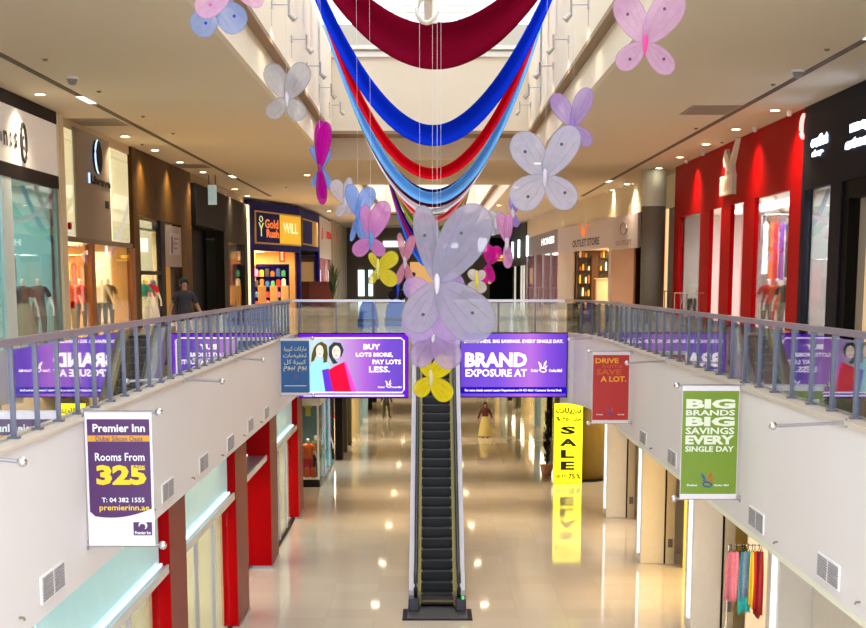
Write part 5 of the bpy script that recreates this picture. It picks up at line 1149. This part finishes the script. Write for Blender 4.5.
butterfly('violet butterfly partly behind the silvery one', 34, (170, 140, 226), (513, 214), [('UL', (511, 196), 5), ('UR', (517, 200), 6), ('LL', (510, 225), 5), ('LR', (517, 227), 6)], op=.86, thread=False)
butterfly('magenta pink butterfly low right of the large grey one', 36, (222, 30, 160), (489, 264), [('UL', (489, 245), 10), ('UR', (499, 247), 11), ('LL', (484, 283), 9), ('LR', (492, 282), 7)], op=.92, bcol=(150, 20, 100), thread=False)
butterfly('small white and yellow butterfly below the magenta one', 33, (226, 214, 206), (477, 281), [('UL', (470, 270), 9), ('UR', (484, 271), 8), ('LL', (469, 291), 9), ('LR', (484, 292), 10)], op=.86, bcol=(220, 200, 40), thread=False)
for i, x in enumerate((419.5, 432.5, 441)):
    a = P(x, 0, Y=49); b = MB(); b.tube([(a.x, 49, 9.8), (a.x, 49, P(x, 208, Y=49).z)], .005, 4)
    tag(b.build('hanging_thread', mat('nylon thread', (225, 222, 215))), 'thin white thread falling before the maroon swag, %s of three' % ['left', 'middle', 'right'][i], 'thread', 'threads in the centre')
p = P(428.5, 10, Y=48); b = MB(); t = thing('cable_loop', p, 'white looped cable hanging on a short pole above the maroon swag', 'cable')
MB().tube([V((p.x + .16, 48, 9.8)), V((p.x + .16, 48, p.z - .35))], .07, 8).build('pole', white, t)
b.tube([p + V((.28 * math.cos(a) - .05, .05 * math.sin(3 * a), .33 * math.sin(a))) for a in [i * math.pi / 8 for i in range(16)]], .07, 6, closed=True); b.build('loop', mat('white cable', (220, 216, 206)), t, smooth=True)

# ---------------------------------------------------------------- people and mannequins
def body_mesh(j, edges, root):
    me = bpy.data.meshes.new('body'); names = list(j); me.from_pydata([j[n][0] for n in names], [(names.index(a), names.index(b)) for a, b in edges], [])
    o = bpy.data.objects.new('body', me); COL.objects.link(o); o.modifiers.new('skin', 'SKIN')
    for i, n in enumerate(names):
        r = j[n][1]; me.skin_vertices[0].data[i].radius = r if isinstance(r, tuple) else (r, r); me.skin_vertices[0].data[i].use_root = (n == root)
    s = o.modifiers.new('sub', 'SUBSURF'); s.levels = 2; s.render_levels = 2
    dg = bpy.context.evaluated_depsgraph_get(); dg.update(); out = bpy.data.meshes.new_from_object(o.evaluated_get(dg)); bpy.data.objects.remove(o)
    for p in out.polygons: p.use_smooth = True
    return out
ED = [('pelvis', 'waist'), ('waist', 'chest'), ('chest', 'neck'), ('neck', 'chin'), ('chin', 'crown')]
for s in 'lr': ED += [('chest', s + 'sho'), (s + 'sho', s + 'elb'), (s + 'elb', s + 'wri'), (s + 'wri', s + 'palm'), ('pelvis', s + 'hip'), (s + 'hip', s + 'kne'), (s + 'kne', s + 'ank'), (s + 'ank', s + 'toe')] + [(s + 'palm', s + f) for f in ('f1', 'f2', 'f3', 'f4', 'th')]
def joints(walk=0.0, armout=.12, bend=.0):
    j = {'pelvis': ((0, 0, .95), (.16, .11)), 'waist': ((0, 0, 1.1), (.14, .1)), 'chest': ((0, 0, 1.33), (.17, .12)), 'neck': ((0, 0, 1.49), .055), 'chin': ((0, -.02, 1.57), (.07, .085)), 'crown': ((0, 0, 1.68), (.075, .09))}
    for s, k in (('l', -1), ('r', 1)):
        w_ = walk * k
        j[s + 'sho'] = ((k * .19, 0, 1.41), .06); j[s + 'elb'] = ((k * (.24 + armout * .5), .02 - w_ * .3, 1.14), .045)
        wx, wy, wz = k * (.25 + armout), -.06 - w_ * .5 - bend, .9 + bend * .8
        j[s + 'wri'] = ((wx, wy, wz), .03); j[s + 'palm'] = ((wx, wy - .01, wz - .09), (.042, .022))
        for q, (f, l) in enumerate((('f1', .085), ('f2', .095), ('f3', .09), ('f4', .07))): j[s + f] = ((wx + (q - 1.5) * .021, wy - .02, wz - .1 - l), .009)
        j[s + 'th'] = ((wx - k * .03, wy - .05, wz - .12), .01)
        j[s + 'hip'] = ((k * .1, 0, .86), .095); j[s + 'kne'] = ((k * .11, -.02 + w_ * .35, .48), .06); j[s + 'ank'] = ((k * .11, w_ * .7 + .01, .09), .04); j[s + 'toe'] = ((k * .13, w_ * .7 - .14, .035), .035)
    return j
def part_of(me, cond, grow, name, m, t):
    """clothing as a shell over the body faces that satisfy cond"""
    vs = [V(v.co) + V(v.normal) * grow for v in me.vertices]; fs = [list(p.vertices) for p in me.polygons if cond(p.center)]
    used = sorted({i for f in fs for i in f}); ix = {i: k for k, i in enumerate(used)}
    q = bpy.data.meshes.new(name); q.from_pydata([vs[i] for i in used], [], [[ix[i] for i in f] for f in fs]); q.materials.append(m)
    for p in q.polygons: p.use_smooth = True
    o = bpy.data.objects.new(name, q); COL.objects.link(o); o.parent = t; return o
def person(loc, rz, label, top, legs, hair, skinc, name='person', cat='person', walk=0, armout=.12, skirt=None, face=True, longhair=False, sleeve=.24, scale=1, group=None, cover=None):
    t = thing(name, loc, label, cat, group); t.rotation_euler = (0, 0, rz); t.scale = (scale,) * 3
    me = body_mesh(joints(walk, armout), ED, 'pelvis'); me.materials.append(skinc)
    o = bpy.data.objects.new('body', me); COL.objects.link(o); o.parent = t
    lim = 10 if sleeve > .5 else .24 + sleeve * .12
    part_of(me, lambda c: .93 < c.z < 1.49 and (abs(c.x) < .3 if sleeve < .5 else True) and not (abs(c.x) > .2 and c.z < (1.2 if sleeve < .5 else .95)), .018, 'shirt', top, t)
    if legs: part_of(me, lambda c: .1 < c.z < .97 and abs(c.x) < .215, .016, 'trousers', legs, t)
    part_of(me, lambda c: c.z < .1, .012, 'shoes', black, t)
    if skirt:
        b = MB(); b.lathe((0, 0, 0), [(.36, .06), (.3, .5), (.2, .95), (.17, 1.05)], 20); q = b.mesh('skirt', V((0, 0, 0))); q.materials.append(skirt); s = bpy.data.objects.new('skirt', q); COL.objects.link(s); s.parent = t
    if hair:
        b = MB(); b.ball((0, .02, 1.665), .115, 14, sz=1.1)
        h = b.mesh('hair', V((0, 0, 0))); 
        for v in h.vertices:
            if v.co.y < -.03 and v.co.z < 1.7: v.co.y = -.02
            if longhair and v.co.z < 1.62: v.co.z -= .28
        h.materials.append(hair); s = bpy.data.objects.new('hair', h); COL.objects.link(s); s.parent = t
        for p in h.polygons: p.use_smooth = True
    if face:
        b = MB()
        for s in (-1, 1): b.ball((s * .034, -.098, 1.64), .011, 8); 
        q = b.mesh('eyes', V((0, 0, 0))); q.materials.append(black); s = bpy.data.objects.new('eyes', q); COL.objects.link(s); s.parent = t
        b = MB(); b.tube([(0, -.1, 1.645), (0, -.128, 1.6)], [.008, .018], 6)
        for s in (-1, 1): b.ball((s * .085, 0, 1.62), .025, 8, sz=1.3)
        q = b.mesh('nose_and_ears', V((0, 0, 0))); q.materials.append(skinc); s = bpy.data.objects.new('nose_and_ears', q); COL.objects.link(s); s.parent = t
        b = MB(); b.box(-.025, .025, -.107, -.09, 1.566, 1.577); q = b.mesh('mouth', V((0, 0, 0))); q.materials.append(mat('lip', (140, 70, 60))); s = bpy.data.objects.new('mouth', q); COL.objects.link(s); s.parent = t
    return t
sk = mat('tan skin', (176, 124, 92), rough=.6); hb = mat('black hair', (18, 14, 12), rough=.5)
p = P(184.5, 300, Y=41)
person((p.x, 41, ZU), .5, 'man in a dark grey polo shirt standing behind the left balustrade before the brown shopfront', mat('dark grey polo', (48, 40, 46), rough=.8), mat('dark trousers', (26, 24, 30), rough=.8), hb, sk, armout=.16, scale=1.04)
p = P(485, 437, Z=ZL)
person(p, .1, 'person in dark red top and yellow skirt on the lower floor, right of the escalator', mat('dark red top', (84, 26, 22), rough=.8), None, mat('dark brown hair', (50, 22, 16)), sk, skirt=mat('pale yellow skirt', (206, 186, 110)), longhair=True, sleeve=1, scale=1.05)
p = P(386.5, 418, Z=ZL)
person(p, 2.8, 'distant person in black walking on the lower floor left of the escalator', mat('black top', (24, 24, 26)), mat('black trousers', (20, 20, 22)), hb, sk, walk=.25, sleeve=1, scale=1.05)
def mannequin(p, rz, label, top, legs=None, skirt=None, sc=1.0):
    return person(p, rz, label, top, legs, None, mat('white mannequin', (220, 216, 210), rough=.3), name='mannequin', cat='mannequin', skirt=skirt, face=False, sleeve=.24, scale=sc)
mt = mat('teal top', (30, 170, 170)); mb_ = mat('black top', (24, 24, 26)); mw = mat('white top', (226, 222, 214)); mr = mat('red top', (186, 20, 40)); mo = mat('orange top', (220, 90, 20)); my = mat('yellow top', (226, 200, 20)); mgk = mat('khaki top', (120, 106, 70))
LV = [(22, 47.6, mb_, None, mgk, 'black and khaki mannequin in the teal window of the white sign shop'), (38, 48.9, mb_, mb_, None, 'all black mannequin in the teal window of the white sign shop'),
      (69, 56.5, mo, mgk, None, 'orange topped mannequin left of the amber post'), (80, 58, mr, mb_, None, 'red topped mannequin just left of the amber post'), (101, 60.0, mw, mb_, None, 'white topped mannequin before the white backdrop'), (107.5, 60.8, mgk, mb_, None, 'khaki mannequin right of the white backdrop'),
      (143, 66.6, mt, None, mw, 'teal and white mannequin in the brown stone shop window'), (150, 67.3, mr, None, mw, 'red and white mannequin in the brown stone shop window')]
RV = [(692, 73.2, mw, mb_, None, 'white and black mannequin in the far window of the red shop'), (768, 57.5, mr, mb_, None, 'red mannequin in the wide window of the red shop'), (777, 57, mo, mr, None, 'orange and red mannequin in the wide window of the red shop'), (786, 56, mb_, mb_, None, 'black mannequin in the wide window of the red shop'), (821, 50, mgk, mb_, None, 'khaki mannequin in the dark shop window')]
for px, y, tp, lg_, sk_, lb in LV: mannequin((P(px, 280, Y=y).x, y, ZU), .3, lb, tp, lg_, sk_, 1.1)
for px, y, tp, lg_, sk_, lb in RV: mannequin((P(px, 280, Y=y).x, y, ZU), -.3, lb, tp, lg_, sk_, 1.1)
for px, y, tp, lg_, sk_, lb in ((308, 69.2, mo, mr, None, 'orange and red mannequin in the lower corner display window'), (316, 70.6, mgk, mb_, None, 'khaki and black mannequin in the lower corner display window'), (324.5, 75.5, mt, None, mt, 'teal dressed mannequin behind the side glass of the corner display window'), (340.5, 86, mr, mo, None, 'red and orange mannequin beyond the dark post, lower left')):
    mannequin((P(px, 470, Y=y).x, y, ZL + .01), .5, lb, tp, lg_, sk_, 1.1)
DP = Plane(-25, 68.1, 25, 68.1); b = MB(); x0, zt0 = DP.px(304, 401); x1, zb0 = DP.px(312, 416)
DP.poly(b, [(x0 + .06, zb0), (x1 - .06, zb0), (x1 - .06, zt0 - .25), (x1, zt0 - .28), (x1 + .02, zt0 - .1), (x1 - .1, zt0), (x0 + .1, zt0), (x0 - .02, zt0 - .1), (x0, zt0 - .28), (x0 + .06, zt0 - .25)], -.03, .03); b.tube([DP.pt((x0 + x1) / 2, zt0), DP.pt((x0 + x1) / 2, -5.0)], .008, 4)
tag(b.build('hanging_shirt', my), 'bright yellow shirt hanging high in the lower corner display window', 'clothes')
for k, (px, m_, nm2) in enumerate(((304.5, mo, 'left'), (311, mo, 'right'))):
    DQ = Plane(-25, 68.05, 25, 68.05); x0 = DQ.sx(px, 470); b = MB(); DQ.box(b, x0, x0 + .2, ZL + .361, ZL + .72, -.12, .05); DQ.box(b, x0 + .03, x0 + .17, ZL + .72, ZL + .78, -.08, .02); tag(b.build('orange_bag', m_, bevel=.02), 'orange bag on the ledge of the corner display window, the %s one' % nm2, 'bag', 'orange bags')
# coloured clothes hanging in the windows
def hung(Yc, lst, grp, z_top):
    pl = Plane(-25, Yc, 25, Yc); n = 0
    for px, wpx, zlen, m_, lb in lst:
        a = pl.sx(px, 240); c_ = pl.sx(px + wpx, 240); b = MB()
        pl.poly(b, [(a, z_top - zlen), (c_, z_top - zlen), (c_ - (c_ - a) * .15, z_top - .35), (c_, z_top - .12), ((a + c_) / 2 + .03, z_top), ((a + c_) / 2 - .03, z_top), (a, z_top - .12), (a + (c_ - a) * .15, z_top - .35)], n, n + .1)
        b.tube([pl.pt((a + c_) / 2, z_top, n + .05), pl.pt((a + c_) / 2, z_top + .25, n + .05)], .012, 4)
        tag(b.build('hanging_garment', m_, bevel=.02), lb, 'clothes', grp)
    x0 = pl.sx(lst[0][0] - 1, 240); x1 = pl.sx(lst[-1][0] + lst[-1][1] + .6, 240)
    b = MB(); b.tube([pl.pt(x0, z_top + .25, n + .05), pl.pt(x1, z_top + .25, n + .05)], .02, 6)
    for q in (x0, x1): b.tube([pl.pt(q, ZU, n + .05), pl.pt(q, z_top + .25, n + .05)], .02, 6)
    tag(b.build('garment_rail', steel), 'steel garment rail carrying the ' + grp, 'clothes rail')
pu = mat('purple cloth', (120, 40, 130)); bl = mat('blue cloth', (40, 70, 160))
hung(60, [(762, 6, 1.8, mw, 'white garment at the left of the wide window of the red shop'), (769, 4, 2.0, mo, 'orange garment in the wide window of the red shop'), (773, 5, 2.4, mr, 'red garment next to the orange one in the red shop'), (779, 5, 2.0, pu, 'purple garment in the wide window of the red shop'), (785, 5, 1.9, mb_, 'black garment at the right of the wide window of the red shop')], 'garments in the red shop window', 2.0)
hung(73.4, [(685, 4, 1.6, bl, 'blue garment in the far window of the red shop'), (690, 4, 1.8, mw, 'white garment in the far window of the red shop'), (695, 4, 1.6, mt, 'teal garment in the far window of the red shop')], 'garments in the far window of the red shop', 1.5)
hung(59.6, [(65, 5, 1.6, my, 'yellow garment in the left window of the grey sign shop'), (71, 5, 1.9, mr, 'red garment in the left window of the grey sign shop'), (77, 5, 1.8, mo, 'orange garment in the left window of the grey sign shop'), (83, 4, 1.5, mb_, 'black garment in the left window of the grey sign shop')], 'garments in the grey sign shop', .6)
hung(67.8, [(139.5, 3, 1.0, mt, 'teal garment in the brown stone shop'), (143, 3, 1.1, my, 'yellow garment in the brown stone shop'), (147, 3, 1.0, mr, 'red garment in the brown stone shop'), (151, 3, 1.1, bl, 'blue garment in the brown stone shop')], 'garments in the brown stone shop', 0)

# ---------------------------------------------------------------- lift everything so the lower floor lies at z = 0
for o in list(COL.objects):
    if o.parent is None: o.location.z += EZ
